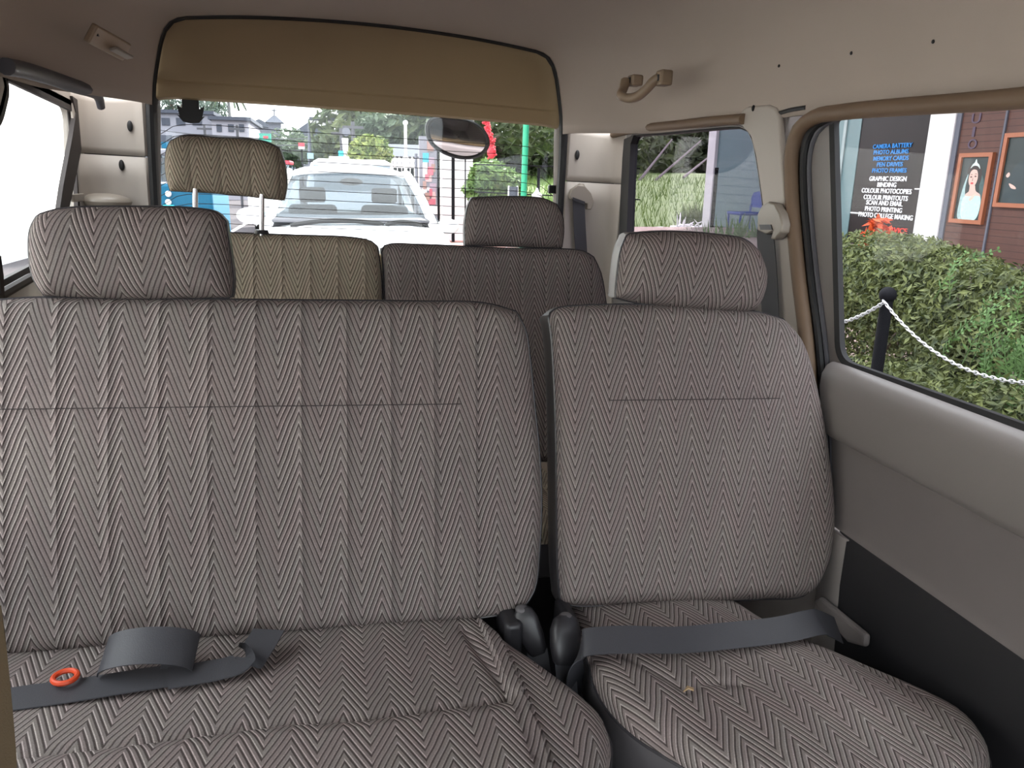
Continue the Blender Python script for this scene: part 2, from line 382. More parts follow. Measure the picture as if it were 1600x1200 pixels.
# ---- headliner / roof
body = [(.70, 1.343), (.698, 1.37), (.690, 1.42), (.672, 1.475), (.643, 1.525), (.60, 1.572), (.545, 1.608), (.46, 1.638), (.32, 1.657), (.16, 1.664), (0, 1.666)]
rear = [(.545, 1.345), (.540, 1.40), (.530, 1.45), (.521, 1.49), (.510, 1.522), (.492, 1.547), (.465, 1.561), (.42, 1.568), (.30, 1.580), (.15, 1.588), (0, 1.591)]
def section(P): return [(XC+x, z) for x, z in P]+[(XC-x, z) for x, z in P[-2::-1]]
bs, rs = section(body), section(rear); rings = []
for Y in (-.58, -.3, 0, .5, 1.0, 1.4, 1.7, 1.86, 1.90, 1.95, 2.0, 2.04, 2.08, 2.12, 2.15, 2.175, 2.19, 2.2):
    w = 0 if Y < 1.86 else ((Y-1.86)/.34); w = w*w*(3-2*w)
    rings.append([(a[0]*(1-w)+b[0]*w, Y, a[1]*(1-w)+b[1]*w) for a, b in zip(catmull(bs, 61), catmull(rs, 61))])
roof = MB().loft(rings, False, False)
rt = catmull(rs, 61)
struct('ceiling', roof, M['liner'], 'greige cloth headliner curving over the van interior', solid=.012)
mb = MB()
for (px, py) in ((1330, 83), (1458, 65), (1217, 103)):
    p = atx(px, py, .735) if py > 0 else None
    z = p[2]; half = np.interp(z, [b[1] for b in body], [b[0] for b in body]); q = atx(px, py, XC+half-.007)
    q = atx(px, py, XC+np.interp(q[2], [b[1] for b in body], [b[0] for b in body])-.0065)
    mb.ell(q, (.002, .0028, .0028), 10, 6)
struct('trim_9', mb, M['black'], 'small dark clip holes in the headliner above the sliding door')
# ---- tailgate: black seal, tan header panel, window, lower panel
def ring_y(P, Y, grow=0.): 
    c = np.array([XC, 1.45]); return [(p[0]+grow*nrm(p-c)[0], Y, p[1]+grow*nrm(p-c)[1]) for p in P]
seal_path = [(XC+.555, .55)]+[(XC+.55, .9)]+list(map(tuple, rs))+[(XC-.55, .9), (XC-.555, .55)]
sp_ = catmull(seal_path, 90)
mb = MB(); mb.tube([(p[0], 2.212, p[1]) for p in sp_], .0125, 8)
struct('trim_1', mb, M['black'], 'black rubber seal around the tailgate opening')
mb = MB(); mb.tube([(XC+(p[0]-XC)*1.004, 2.194, p[1]+.003) for p in rt], .005, 8)
struct('trim_2', mb, M['bead'], 'tan edging bead along the tailgate opening')
inner = [np.array([p[0], p[1]]) for p in catmull([(XC+.535, 1.33)]+[(XC+x*.985, z-.006) for x, z in rear]+[(XC-x*.985, z-.006) for x, z in rear[-2::-1]]+[(XC-.535, 1.33)], 81)]
tg = thing('tailgate', 'tan tailgate at the van rear with heated window and header panel', 'tailgate', (XC, 2.25, .4))
# header: from the opening outline down to the window top, shallow step along a crease
wt = lambda x: 1.373-.004*abs((x-XC)/.5)**2-.016*max(0, (abs(x-XC)-.47)/.07)**2                      # window top edge height
cre = lambda x: 1.418-.006*abs((x-XC)/.5)**2
sv = np.linspace(-1, 1, 61)
iT = catmull([(XC-x, z) for x, z in ((.500, 1.545), (.470, 1.567))]+[(XC+x, 1.600-.03*(abs(x)/.43)**3) for x in np.linspace(-.42, .42, 9)]+[(XC+x, z) for x, z in ((.470, 1.567), (.500, 1.545))], 61)
hw = lambda z: np.interp(z, [1.34, 1.40, 1.45, 1.49, 1.522, 1.545], [.552, .546, .536, .527, .516, .500])
mb = MB(); rows = []
for f, yy in ((0, 2.215), (.03, 2.230), (.08, 2.239), (.2, 2.242), (.45, 2.244), (.70, 2.244), (.84, 2.2435), (.975, 2.2415), (1.0, 2.2425)):
    r = []
    for s_, tp in zip(sv, iT):
        xb = XC+s_*.53; z = tp[1]*(1-f)+cre(xb)*f; x = (tp[0]*(1-f)+xb*f); x = XC+(x-XC)*(1-abs(s_)**4)+s_*hw(z)*abs(s_)**4 if f > 0 else tp[0]
        e = max(0, (abs(s_)-.90)/.1); r.append((x, yy-.016*e**2*(1-.2*f), z))
    rows.append(r)
for f, yy in ((.05, 2.250), (.12, 2.2535), (.3, 2.2545), (.6, 2.2545), (.9, 2.2535), (1.0, 2.264)):
    r = []
    for s_ in sv:
        xb = XC+s_*.53; z = cre(xb)+(wt(xb)-cre(xb))*f; e = max(0, (abs(s_)-.88)/.12); r.append((XC+s_*hw(z), yy-.018*min(1, e)**2, z))
    rows.append(r)
mb.loft(rows, False, False); hp = mb.make('header_panel', M['header'], tg, solid=.006)
# side jambs of the tailgate trim, down beside the glass
for sgn, x0 in ((1, XC), (-1, XC)):
    mb = MB()
    path = [(.546, 1.372, .010), (.547, 1.36, .012), (.549, 1.34, .014), (.556, 1.22, .014), (.562, 1.08, .014), (.566, .95, .015), (.568, .6, .015)]
    rg = []
    for x, z, w in path:
        rg.append([(x0+sgn*(x+.006), 2.222, z), (x0+sgn*(x-w*.3), 2.226, z), (x0+sgn*(x-w), 2.240, z), (x0+sgn*(x-w-.004), 2.262, z), (x0+sgn*(x+.006), 2.262, z)])
    mb.loft(rg); mb.make('jamb', M['darkseal'] if sgn < 0 else plain('jamb_trim', (.16, .135, .115), .6), tg)
wx = lambda z: np.interp(z, [.5, 1.08, 1.34, 1.38], [.562, .556, .540, .536])
gl = [(XC+wx(z), z) for z in (.98, 1.1, 1.2, 1.28, 1.31)]+[(XC+.538, 1.345), (XC+.525, 1.362)]+[(x, wt(x)+.002) for x in np.linspace(XC+.50, XC-.50, 15)]+[(XC-.525, 1.362), (XC-.538, 1.345)]+[(XC-wx(z), z) for z in (1.31, 1.28, 1.2, 1.1, .98)]
mb = MB(); mb.prism([(p[0], 2.268, p[1]) for p in gl], (0, .004, 0)); gp = mb.make('window_glass', M['glass'], tg, smooth=False)
mb = MB()
for i in range(13):
    z = 1.305-i*.0255
    pts = [(XC-.553, z-.038), (XC-.53, z-.024), (XC-.51, z-.009), (XC-.48, z), (XC-.2, z+.0015), (XC+.2, z+.0015), (XC+.48, z), (XC+.51, z-.009), (XC+.53, z-.024), (XC+.553, z-.038)]
    mb.tube([(x, 2.2665, zz) for x, zz in catmull(pts, 40)], .0009, 5)
mb.make('heater_line', M['heater'], gp)
mb = MB(); c = aty(298, 168, 2.2655)
ol = [(-.021, .07), (.021, .07), (.021, -.003), (.034, .004), (.028, -.022), (.034, -.020), (.020, -.037), (0, -.040), (-.020, -.037), (-.034, -.020), (-.028, -.022), (-.034, .004), (-.021, -.003)]
zt = wt(c[0])
mb.prism([(c[0]+x, 2.2625, min(c[2]+z, zt)) for x, z in ol], (0, .003, 0)); tag(mb.make('mask', M['black'], tg, smooth=False), 'black printed mask with jagged lower edge')
for (px, py, w) in ((232, 258, .013), (866, 296, .018)):
    c = aty(px, py, 2.25); MB().box((c[0]-w, 2.243, c[2]-.012), (c[0]+w, 2.258, c[2]+.012)).make('bump_stop', M['black'], tg, bevel=.003)
MB().box((XC-.53, 2.235, .2), (XC+.53, 2.275, .985)).make('lower_panel', M['header'], tg, bevel=.01)
# ---- rear corner pillars
def dpillar(sgn, name, label):
    wx_ = XR if sgn > 0 else XL
    cs = [(wx_, 2.115), (wx_-sgn*.004, 2.15), (wx_-sgn*.012, 2.178), (wx_-sgn*.035, 2.198), (wx_-sgn*.07, 2.205), (wx_-sgn*.118, 2.207), (wx_-sgn*.138, 2.203), (wx_-sgn*.142, 2.215)]
    sec = catmull(cs, 30); o = thing(name, label, 'pillar trim', (wx_-sgn*.05, 2.17, .6))
    for (z0, z1, nm, din) in ((1.218, 1.362, 'upper_trim', 0), (.75, 1.2155, 'lower_trim', 0)):
        rg = []
        for z in np.linspace(z0, z1, 9):
            k = (1.35-z)*.055
            top = lambda q: min(1.0, (z-z0)/(z1-z0))
            r = []
            for q, p in enumerate(sec):
                zz = z
                if nm == 'upper_trim': zz = z0+(z-z0)*(1.0 - .06*math.sin(min(1, q/29)*math.pi)*(1 if sgn > 0 else 1) + .05*(q/29))
                r.append((p[0]+sgn*k*(1-.0)*0, p[1], zz))
            rg.append(r)
        MB().loft(rg, False, False).make(nm, M['trim'], o, solid=.006)
    rg = [[(p[0]+sgn*.012, p[1]+.012, z) for p in sec] for z in (.3, .8, 1.41)]
    MB().loft(rg, False, False).make('backing', M['darkseal'], o, solid=.004)
    return o
lp = dpillar(-1, 'pillar_trim', 'beige rear pillar trim beside the bright overexposed window, with two oval holes')
rp = dpillar(1, 'pillar_trim', 'grey-beige rear pillar trim with an oval hole and a belt guide, beside the tinted window')
for o, L in ((lp, ((203, 197, 2.200), (190, 258, 2.200))), (rp, ((902, 242, 2.200),))):
    for (px, py, Y) in L:
        c = aty(px, py, Y); MB().ell((c[0], c[1], c[2]), (.0068, .004, .0135), 16, 8).make('screw_hole', M['black'], o)
c = atx(142, 306, -.585); mb = MB()
mb.ell((-.555, 2.165, c[2]-.012), (.062, .05, .020), 20, 10); q = mb.make('strap_bracket', M['anchor'], lp)
MB().box((-.598, 2.04, c[2]-.012), (-.590, 2.12, c[2]+.006)).make('strap_tab', M['anchor'], q, bevel=.002)
# ---- left wall: rear quarter with window, then a long window ahead of it (out of view)
lw = rrect([(1.50, .955), (2.095, 1.0), (2.150, 1.322), (1.722, 1.352), (1.735, 1.325), (1.68, 1.262), (1.50, 1.22)], [.02, .03, .045, .01, .02, .03, .03])
lw = [np.array(p) for p in lw]
struct('wall_left', wall_hole([(1.45, .15), (2.2, .15), (2.2, 1.36), (1.45, 1.36)], lw, XL, .03, -1), M['trim'], 'left side of the van around the overexposed rear quarter window')
struct('window_1', pane(lw, XL-.022), M['glass'], 'clear rear quarter window on the overexposed side', smooth=False)
struct('trim_3', border(lw, XL-.012, .012, .012, .012), M['darkseal'], 'dark rubber frame of the overexposed quarter window')
mb = MB(); pth = [atx(*p, XL+d) for p, d in (((10, 104), .02), ((40, 110), .024), ((80, 122), .034), ((115, 134), .05), ((140, 142), .064), ((154, 152), .068), ((158, 168), .066))]
mb.tube(catmull(pth, 40), list(np.interp(np.linspace(0, 1, 40), [0, .75, 1], [.016, .015, .009])), 10); struct('trim_4', mb, M['blueseal'], 'worn grey padded seal drooping above the overexposed window')
lf = [np.array(p) for p in rrect([(.12, .78), (1.36, .80), (1.36, 1.335), (.12, 1.335)], .05)]  # unseen window, sill lowered so more daylight reaches the cushions
struct('wall_front_left', wall_hole([(.05, .15), (1.45, .15), (1.45, 1.36), (.05, 1.36)], lf, XL, .03, -1), M['door'], 'left side door panel of the van around the unseen window beside the bench seat')
struct('window_2', pane(lf, XL-.02), M['glass'], 'unseen left side door window beside the bench seat, sill lowered for daylight', smooth=False)
# diagonal stay across the quarter window opening
mb = MB(); a, b = atx(-20, 473, XL+.02), atx(48, 434, XL+.02); mb.tube([a, b], .0095, 8)
mb.tube([atx(-8, 400, XL+.02), atx(-4, 430, XL+.02), atx(-2, 470, XL+.02)], .010, 8)
struct('trim_5', mb, M['darkseal'], 'dark lower corner frame of the overexposed window')
e = [atx(*p, XL+.006) for p in ((113, 150), (131, 163), (128, 230), (114, 300), (104, 345), (91, 345), (99, 290), (113, 215), (119, 176))]
mb = MB().prism(e, (-.010, 0, 0)); struct('trim_17', mb, M['darkseal'], 'dark brown band between the overexposed window and the rear pillar', smooth=False)
# ---- right wall: rear quarter with tinted window
rw = [np.array(atx(*p, XR)[1:]) for p in ((968, 440), (969, 380), (973, 300), (980, 225), (984, 214), (992, 211), (1040, 207), (1100, 201), (1150, 197.5), (1163, 200), (1172, 211), (1180, 245), (1188, 300), (1196, 370), (1203, 440))]
rw = [np.array(p) for p in catmull(rw, 60, closed=True)]
struct('wall_right', wall_hole([(1.315, .15), (2.2, .15), (2.2, 1.352), (1.315, 1.352)], rw, XR, .03, 1), M['door'], 'right side of the van around the tinted quarter window')
struct('window_3', pane(rw, XR+.012), M['tint'], 'tinted rear quarter window on the right', smooth=False)
mb = MB(); e = [atx(*p, XR-.004) for p in ((965, 450), (967, 370), (970, 290), (974, 218), (990, 211), (985, 225), (982, 290), (979, 370), (976, 450))]
mb.prism(e, (.022, 0, 0)); struct('trim_6', mb, M['black'], 'black band along the rear edge of the tinted window', smooth=False)
struct('trim_15', border(rw, XR-.001, .004, .022, .003), M['black'], 'black rubber edge of the tinted window')
mb = MB(); mb.tube(catmull([atx(*p, XR-.014) for p in ((948, 216), (962, 209), (1000, 201), (1060, 195), (1120, 189), (1162, 186))], 40), .0105, 10)
struct('trim_7', mb, M['bead'], 'tan welt along the top of the tinted window')
# pillar between the tinted window and the sliding door
mb = MB(); o = thing('pillar_trim', 'light grey pillar trim between the tinted window and the sliding door', 'pillar trim', (XR, 1.38, .6))
pl = [(1158, 172), (1168, 166), (1200, 163), (1211, 168), (1217, 180), (1222, 260), (1230, 360), (1243, 470), (1260, 590), (1200, 590), (1203, 440), (1196, 360), (1188, 300), (1180, 245), (1172, 213), (1160, 199), (1155, 186)]
P3 = [atx(*p, XR-.012) for p in pl]; mb.prism(P3, (.012, 0, 0)); mb.make('panel', M['trim'], o, smooth=False, bevel=.005)
c = atx(1177, 169, XR-.0125); MB().ell(c, (.003, .004, .006), 10, 6).make('screw_hole', M['black'], o)
def belt_guide(cx_px, scale, X, label, wl, name='belt_guide', Y=None):
    c = atx(*cx_px, X) if Y is None else aty(*cx_px, Y); r = thing(name, label, 'seat belt', tuple(c))
    return r, c
# belt guide beside the front headrest
r = thing('seat_belt', 'grey-beige belt guide with grey webbing on the pillar behind the single seat headrest', 'seat belt', tuple(atx(1203, 345, XR)))
k = [(1183, 360), (1183, 335), (1190, 321), (1200, 315), (1210, 318), (1218, 333), (1222, 350), (1220, 363), (1210, 374), (1203, 374), (1207, 362), (1196, 366)]
mb = MB().prism([atx(*p, XR-.034) for p in k], (.018, 0, 0)); g = mb.make('guide', M['anchor'], r, bevel=.003)
mb = MB().prism([atx(*p, XR-.036) for p in ((1186, 351), (1204, 351), (1206, 359), (1188, 359))], (.004, 0, 0)); mb.make('slot', M['plastic'], g, smooth=False)
pts = [atx(*p, XR-.026) for p in ((1196, 353), (1196, 372), (1200, 420), (1204, 500), (1208, 640))]
MB().sweep(catmull(pts, 20), nrm([0.25, -1, 0]), .040, .0015).make('webbing', M['belt'], r)
# belt guide on the rear pillar
r = thing('seat_belt', 'grey-beige belt guide with dark webbing on the rear corner pillar', 'seat belt', tuple(aty(908, 305, 2.19)))
k = [(890, 305), (893, 296), (903, 289), (914, 290), (924, 302), (928, 316), (924, 328), (917, 327), (918, 319), (892, 311)]
mb = MB().prism([aty(*p, 2.183) for p in k], (0, .018, 0)); g = mb.make('guide', M['anchor'], r, bevel=.003)
MB().prism([aty(*p, 2.1815) for p in ((895, 308), (914, 315), (914, 320), (895, 313))], (0, .004, 0)).make('slot', M['plastic'], g, smooth=False)
MB().ell(aty(908, 291, 2.195), (.012, .008, .010), 14, 8).make('bolt_cap', M['anchor'], r)
pts = [aty(*p, 2.19) for p in ((904, 311), (905, 340), (908, 390), (912, 470), (915, 560))]
MB().sweep(catmull(pts, 20), (1, 0, 0), .036, .0015).make('webbing', M['belt'], r)
# ---- grab handles
r = thing('grab_handle', 'tan grab handle on the roof above the tinted window', 'grab handle', tuple(atx(1010, 135, .74)))
xs_ = lambda p, i: aty(*p, i)
ends = (1.76, 1.60)
pa = [((985, 128), 1.79, .012), ((982, 139), 1.775, .0105), ((978, 150), 1.75, .010), ((990, 154), 1.735, .0105), ((1004, 151), 1.715, .0105), ((1018, 140), 1.69, .0105), ((1028, 129), 1.675, .011), ((1038, 122), 1.665, .011)]
P3 = np.array([aty(*p, Y)-np.array([0.012, 0, 0.0]) for p, Y, _ in pa]); cc = catmull(np.c_[P3, [q[2] for q in pa]], 40)
MB().tube(cc[:, :3], list(cc[:, 3]), 10).make('grip', M['tanhandle'], r)
for (p, Y, sx) in (((991, 126), 1.785, .012), ((1036, 122), 1.66, .016)):
    c = aty(*p, Y); mb = MB(); mb.box((c[0]-.012, c[1]-.018, c[2]-sx), (c[0]+.016, c[1]+.018, c[2]+sx)); q = mb.make('mount', M['tanhandle'], r, bevel=.005)
    MB().box((c[0]-.014, c[1]-.007, c[2]-.007), (c[0]-.010, c[1]+.007, c[2]+.006)).make('screw_cover', M['plastic'], q, bevel=.001)
r = thing('grab_handle', 'folded beige grab handle on the roof above the overexposed window', 'grab handle', tuple(atx(160, 62, -.55)))
P3 = [aty(*p, Y)+np.array([.010, 0, 0]) for p, Y in (((132, 50), 1.80), ((145, 57), 1.83), ((160, 65), 1.86), ((175, 73), 1.89), ((188, 80), 1.92))]
MB().sweep(catmull(P3, 20), nrm([.5, .0, .85]), .040, .014).make('grip', M['tanhandle'], r, bevel=.004)
MB().sweep(catmull([p+np.array([.010, -.006, -.012]) for p in P3[2:]], 10), nrm([.9, 0, .2]), .016, .006).make('lip', M['anchor'], r, bevel=.002)
c = P3[0]+np.array([.006, -.002, .004]); MB().box((c[0]-.004, c[1]+.012, c[2]-.008), (c[0]+.006, c[1]+.024, c[2]+.006)).make('screw_cover', M['plastic'], r, bevel=.001)
# ---- right sliding door
dw = [(x[1], x[2]) for x in (atx(1303, 205, .815), atx(1313, 535, .815))]
hole = [np.array(p) for p in rrect([(-.10, atx(1600, 170, .815)[2]), tuple(atx(1299, 182, .815)[1:]), tuple(atx(1309, 566, .815)[1:]), (-.10, .952)], [.05, .02, .035, .05], 8)]
D = thing('sliding_door', 'grey side door panel with window beside the single seat', 'door', (.83, .5, .15)); D['kind'] = 'structure'
upper = wall_hole([(-.22, .90), (1.245, .90), (1.268, 1.0), (1.268, 1.36), (-.22, 1.36)], hole, .815, .008, 1)
upper.make('window_frame', M['door'], D)
border(hole, .812, .006, .013, .003).make('window_seal', M['black'], D)
pane(hole, .8235, .002).make('window_glass', M['tintdoor'], D, smooth=False)
# panel section (X, z) swept along Y
prof = [(.822, .945), (.806, .944), (.795, .938), (.786, .925), (.782, .905), (.784, .87), (.788, .84), (.791, .830), (.797, .826), (.806, .823)]
yr = lambda z: np.interp(z, [.15, .68, .95, 1.35], [.99, 1.035, 1.10, 1.262])
def swept(profile, y0, inset=0):
    mb = MB(); rg = []
    rg.append([(x, y0, z) for x, z in profile])
    rg.append([(x, yr(z)-inset-.02, z) for x, z in profile]); rg.append([(x+.003, yr(z)-inset-.006, z) for x, z in profile]); rg.append([(x+.02, yr(z)-inset, z) for x, z in profile])
    mb.loft(rg, False, False); return mb
swept(prof, -.22).make('armrest_ledge', M['door'], D)
swept([(.806, .824), (.806, .80), (.807, .75), (.808, .70), (.806, .687), (.803, .683)], -.22).make('cloth_panel', M['doorcloth'], D)
swept([(.8035, .683), (.799, .676), (.798, .60), (.80, .40), (.805, .16)], -.22, .03).make('kick_panel', M['doordark'], D)
mb = MB(); rg = [[(.8005, yr(z)-.066, z), (.7965, yr(z)-.055, z), (.7965, yr(z)-.02, z), (.803, yr(z)+.004, z), (.82, yr(z)+.004, z)] for z in np.linspace(.25, .68, 8)]
mb.loft(rg, True, True).make('edge_trim', M['door'], D)
# door aperture seals and bead
pth = [tuple(atx(*p, .79)[1:]) for p in ((1600, 152), (1500, 160), (1400, 167), (1310, 175), (1268, 183), (1244, 203), (1234, 235), (1233, 285), (1236, 340), (1244, 430), (1255, 520), (1261, 590), (1266, 690), (1268, 800))]
pth = [(-.22, pth[0][1]-.001)]+pth; pth.append((pth[-1][0]-.004, pth[-1][1]-.03))
cp_ = catmull(pth, 110)
mb = MB().tube([(.795, y, z) for y, z in cp_], .0128, 10); struct('trim_8', mb, M['bead'], 'tan padded welt around the sliding door opening')
mb = MB().tube([(.808, y-.0175, z-(.003 if z > 1.30 else .003*max(0, (z-1.1)/.2))) for y, z in cp_], .0072, 8); struct('trim_10', mb, M['black'], 'black rubber door seal inside the tan welt')
mb = MB().tube([(.813, y-.028, z-(.005 if z > 1.30 else .005*max(0, (z-1.1)/.2))) for y, z in cp_], .0045, 8); struct('trim_11', mb, M['blueseal'], 'thin brown inner seal of the sliding door')
mb = MB(); pthj = pth+[(pth[-1][0]-.07, .3)]; zz = [.10, .3, .55, .75, .95, 1.10, 1.24, 1.29]
yc_ = [np.interp(z, [p[1] for p in pthj[::-1]], [p[0] for p in pthj[::-1]]) for z in zz]
mb.loft([[(.828, y-.05, z) for y, z in zip(yc_, zz)], [(.806, y+.004, z) for y, z in zip(yc_, zz)], [(.802, 1.34, z) for z in zz]], False, False)
struct('trim_14', mb, M['doorcloth'], 'grey door jamb behind the side door edge', solid=.004)
struct('trim_16', MB().box((.832, 1.25, .9), (.836, 1.345, 1.40)), M['doorcloth'], 'body panel behind the door welt at the pillar', smooth=False)
# roof edge clip visible where welt meets pillar
mb = MB(); a = atx(1222, 182, .80); mb.tube(catmull([atx(*p, .795) for p in ((1214, 178), (1222, 176), (1236, 172), (1260, 168))], 20), .0045, 8)
struct('trim_12', mb, M['black'], 'dark wire clip tucked above the welt by the pillar')
mb = MB(); mb.prism([atx(*p, .782) for p in ((1268, 940), (1280, 932), (1352, 992), (1350, 1012), (1322, 1004), (1285, 962))], (.012, 0, 0)); struct('trim_13', mb, M['doorcloth'], 'beige sill plate between the single seat and the door', smooth=False, bevel=.006)
# ---- floor, front bulkhead of the cab
mb = MB().box((XL-.03, -1.15, .10), (XR+.03, 2.26, .15)); struct('floor', mb, M['carpet'], 'dark carpeted van floor', smooth=False)
# cab side walls ahead of the doors with their windows (out of view)
for sgn, X, nm, lb, y1 in ((-1, XL, 'wall_cab_left', 'left cab door of the van', .05), (1, XR+.015, 'wall_cab_right', 'right cab door of the van', -.22)):
    hl = [np.array(p) for p in rrect([(-.92, .85), (y1-.08, .90), (y1-.08, 1.33), (-.86, 1.33)], .05)]
    struct(nm, wall_hole([(-1.0, .15), (y1, .15), (y1, 1.36), (-1.0, 1.36)], hl, X, .03, sgn), M['door'], lb)
hw_f = [np.array(p) for p in rrect([(XC-.66, .78), (XC+.66, .78), (XC+.60, 1.60), (XC-.60, 1.60)], .06)]
mb = wall_hole([(XC-.72, .15), (XC+.73, .15), (XC+.73, 1.70), (XC-.72, 1.70)], hw_f, 0, .03, -1)
rake = lambda z: -1.15+.60*max(0, z-.75)/.95  # unseen windscreen, raked and brought closer to throw light onto the cushions
mb.v = [(p[1], rake(p[2])+p[0], p[2]) for p in mb.v]; struct('wall_front', mb, M['door'], 'front bulkhead of the cab around the unseen windscreen, brought closer')
struct('window_4', MB().prism([(p[0], rake(p[1])-.015, p[1]) for p in hw_f], (0, .004, 0)), M['glass'], 'unseen windscreen of the van ahead of the seats, raked and brought closer for light', smooth=False)
# ================================================================== SEATS
rc = math.radians(14.5)
P2 = Plane((0, .95, .58), (0, math.sin(rc), math.cos(rc)))
uv = lambda pl, p: pl.px(p)
pb = lambda *p: P2.px(p)
M['fab_bench'] = fabric('herringbone_bench', LI, MI, DK, chan=(.0600, pb(246, 600)[0], -.60, .245), seam=[(pb(400, 635)[1], -.6, pb(722, 632)[0])])
M['fab_single'] = fabric('herringbone_single', LI, MI, DK, pu=.0262, seam=[(pb(1100, 624)[1], pb(955, 622)[0], pb(1222, 628)[0])])
M['fab'] = fabric('herringbone_plain', LI, MI, DK)
M['fab_head'] = M['fab']
M['fab_cush'] = fabric('herringbone_cushion', LI, MI, DK, pv=.0158, k=3.8)
M['fab_rear_lit'] = fabric('herringbone_lit', (.62, .55, .44), (.40, .35, .275), (.10, .078, .058), chan=(.058, .012, -.6, .8))  # copy of the seat fabric, lightened and warmed to paint daylight into it
bench = thing('bench_seat', 'wide herringbone bench seat with three cushion places and one headrest', 'seat', (-.14, .78, .15))
BL, TL = (-.545, .952, .588), (-.535, 1.058, 1.000)
cushion(bench, 'backrest', P2, [
    [BL, (20, 1027), (200, 1012), (400, 995), (600, 980), (760, 968), (818, 957)],
    [TL, (0, 467), (200, 466), (450, 468), (650, 470), (760, 473), (809, 486)],
    [BL, (-.552, 1.0, .78), TL],
    [(818, 957), (838, 925), (846, 860), (849, 780), (845, 700), (839, 640), (831, 560), (824, 515), (809, 486)]],
    .10, M['fab_bench'], M['vinyl'], facename='backrest', nu=120)
PC = Plane((0, .55, .618), (0, 1, -.055))
step = [PC.px(p) for p in ((-260, 1215), (56, 1177), (322, 1144), (450, 1129), (560, 1121), (700, 1102), (768, 1094), (797, 1088))]
sea = [PC.px(p) for p in ((797, 1088), (770, 1045), (740, 1000), (725, 975))]
def bench_disp(Pq, x):
    d = seg_dist(Pq, step); d2 = seg_dist(Pq, sea); sx = np.array(step); s_ = np.interp(Pq[:, 0], sx[:, 0], sx[:, 1])
    fr_ = np.where(Pq[:, 0] < step[-1][0], s_-Pq[:, 1], .02+0*s_)
    h = .010*np.clip(fr_/.03, 0, 1)*(Pq[:, 0] < step[-1][0]+.02)
    return (h-.005*np.exp(-(d/.007)**2)-.0055*np.exp(-(d2/.006)**2)+.002*np.sin(Pq[:, 0]*22)*np.sin(Pq[:, 1]*17))*np.clip(x*2, 0, 1)
cushion(bench, 'seat_cushion', PC, [
    [(-.545, .55, .6), (-.2, .548, .6), (.10, .548, .6), (.18, .557, .6), (.238, .588, .6), (.275, .630, .6)],
    [(-.545, 1.05, .6), (0, 1.05, .6), (.205, 1.04, .6)],
    [(-.545, .55, .6), (-.545, 1.05, .6)],
    [(.275, .630, .6), (.312, .705, .6), (.318, .745, .6), (.308, .785, .6), (.289, .83, .6), (.265, .88, .6), (.243, .925, .6), (.205, 1.04, .6)]],
    .11, M['fab_cush'], M['vinyl'], R=.035, crown=.010, disp=bench_disp, nu=150, nv=100, facename='seat_cushion')
MB().box((-.52, .62, .151), (.20, 1.0, .52)).make('seat_base', M['plastic'], bench, bevel=.02)
PH = Plane((0, 1.065, 1.0), (0, .06, 1))
cushion(bench, 'headrest', PH, [
    [(64, 464), (200, 469), (360, 466)], [(52, 336), (90, 326), (200, 323), (300, 326), (336, 333), (350, 346)],
    [(64, 464), (46, 435), (39, 395), (41, 358), (52, 336)], [(360, 466), (362, 440), (357, 395), (350, 346)]],
    .085, M['fab_head'], M['vinyl'], R=.028, crown=.014, nu=60, nv=40, facename='headrest', pipe=.002)
single = thing('single_seat', 'narrow herringbone single seat beside the sliding door', 'seat', (.55, .78, .15))
cushion(single, 'backrest', P2, [
    [(880, 945), (905, 950), (1000, 946), (1100, 943), (1200, 939), (1262, 934), (1285, 912)],
    [(860, 491), (874, 481), (905, 477), (1000, 475), (1100, 478), (1190, 487), (1230, 498)],
    [(880, 945), (876, 900), (874, 800), (873, 700), (871, 620), (868, 560), (865, 520), (860, 491)],
    [(1285, 912), (1302, 870), (1308, 800), (1300, 715), (1288, 640), (1272, 570), (1256, 528), (1230, 498)]],
    .105, M['fab_single'], M['vinyl'], R=.026, facename='backrest')
wr = [PC.px(p) for p in ((975, 1015), (1030, 1050), (1075, 1075), (1100, 1062), (1160, 1064))]
wr2 = [PC.px(p) for p in ((1345, 1030), (1400, 1052), (1440, 1075))]
def single_disp(Pq, x):
    return (-.004*np.exp(-(seg_dist(Pq, wr)/.008)**2)-.003*np.exp(-(seg_dist(Pq, wr2)/.006)**2)+.003*np.sin(Pq[:, 0]*26+1)*np.sin(Pq[:, 1]*20))*np.clip(x*2, 0, 1)
cushion(single, 'seat_cushion', PC, [
    [(.385, .655, .6), (.43, .602, .6), (.50, .574, .6), (.60, .562, .6), (.68, .570, .6), (.735, .598, .6), (.755, .622, .6)],
    [(.355, 1.04, .6), (.50, 1.05, .6), (.62, 1.04, .6)],
    [(.385, .655, .6), (.347, .72, .6), (.333, .775, .6), (.334, .83, .6), (.343, .88, .6), (.355, 1.04, .6)],
    [(.755, .622, .6), (.768, .655, .6), (.768, .690, .6), (.745, .75, .6), (.70, .82, .6), (.665, .875, .6), (.62, 1.04, .6)]],
    .12, M['fab_cush'], M['vinyl'], R=.030, crown=.012, disp=single_disp, nu=110, nv=90, facename='seat_cushion')
MB().box((.42, .64, .151), (.68, 1.0, .51)).make('seat_base', M['plastic'], single, bevel=.02)
PH2 = Plane((0, 1.062, 1.0), (0, .07, 1))
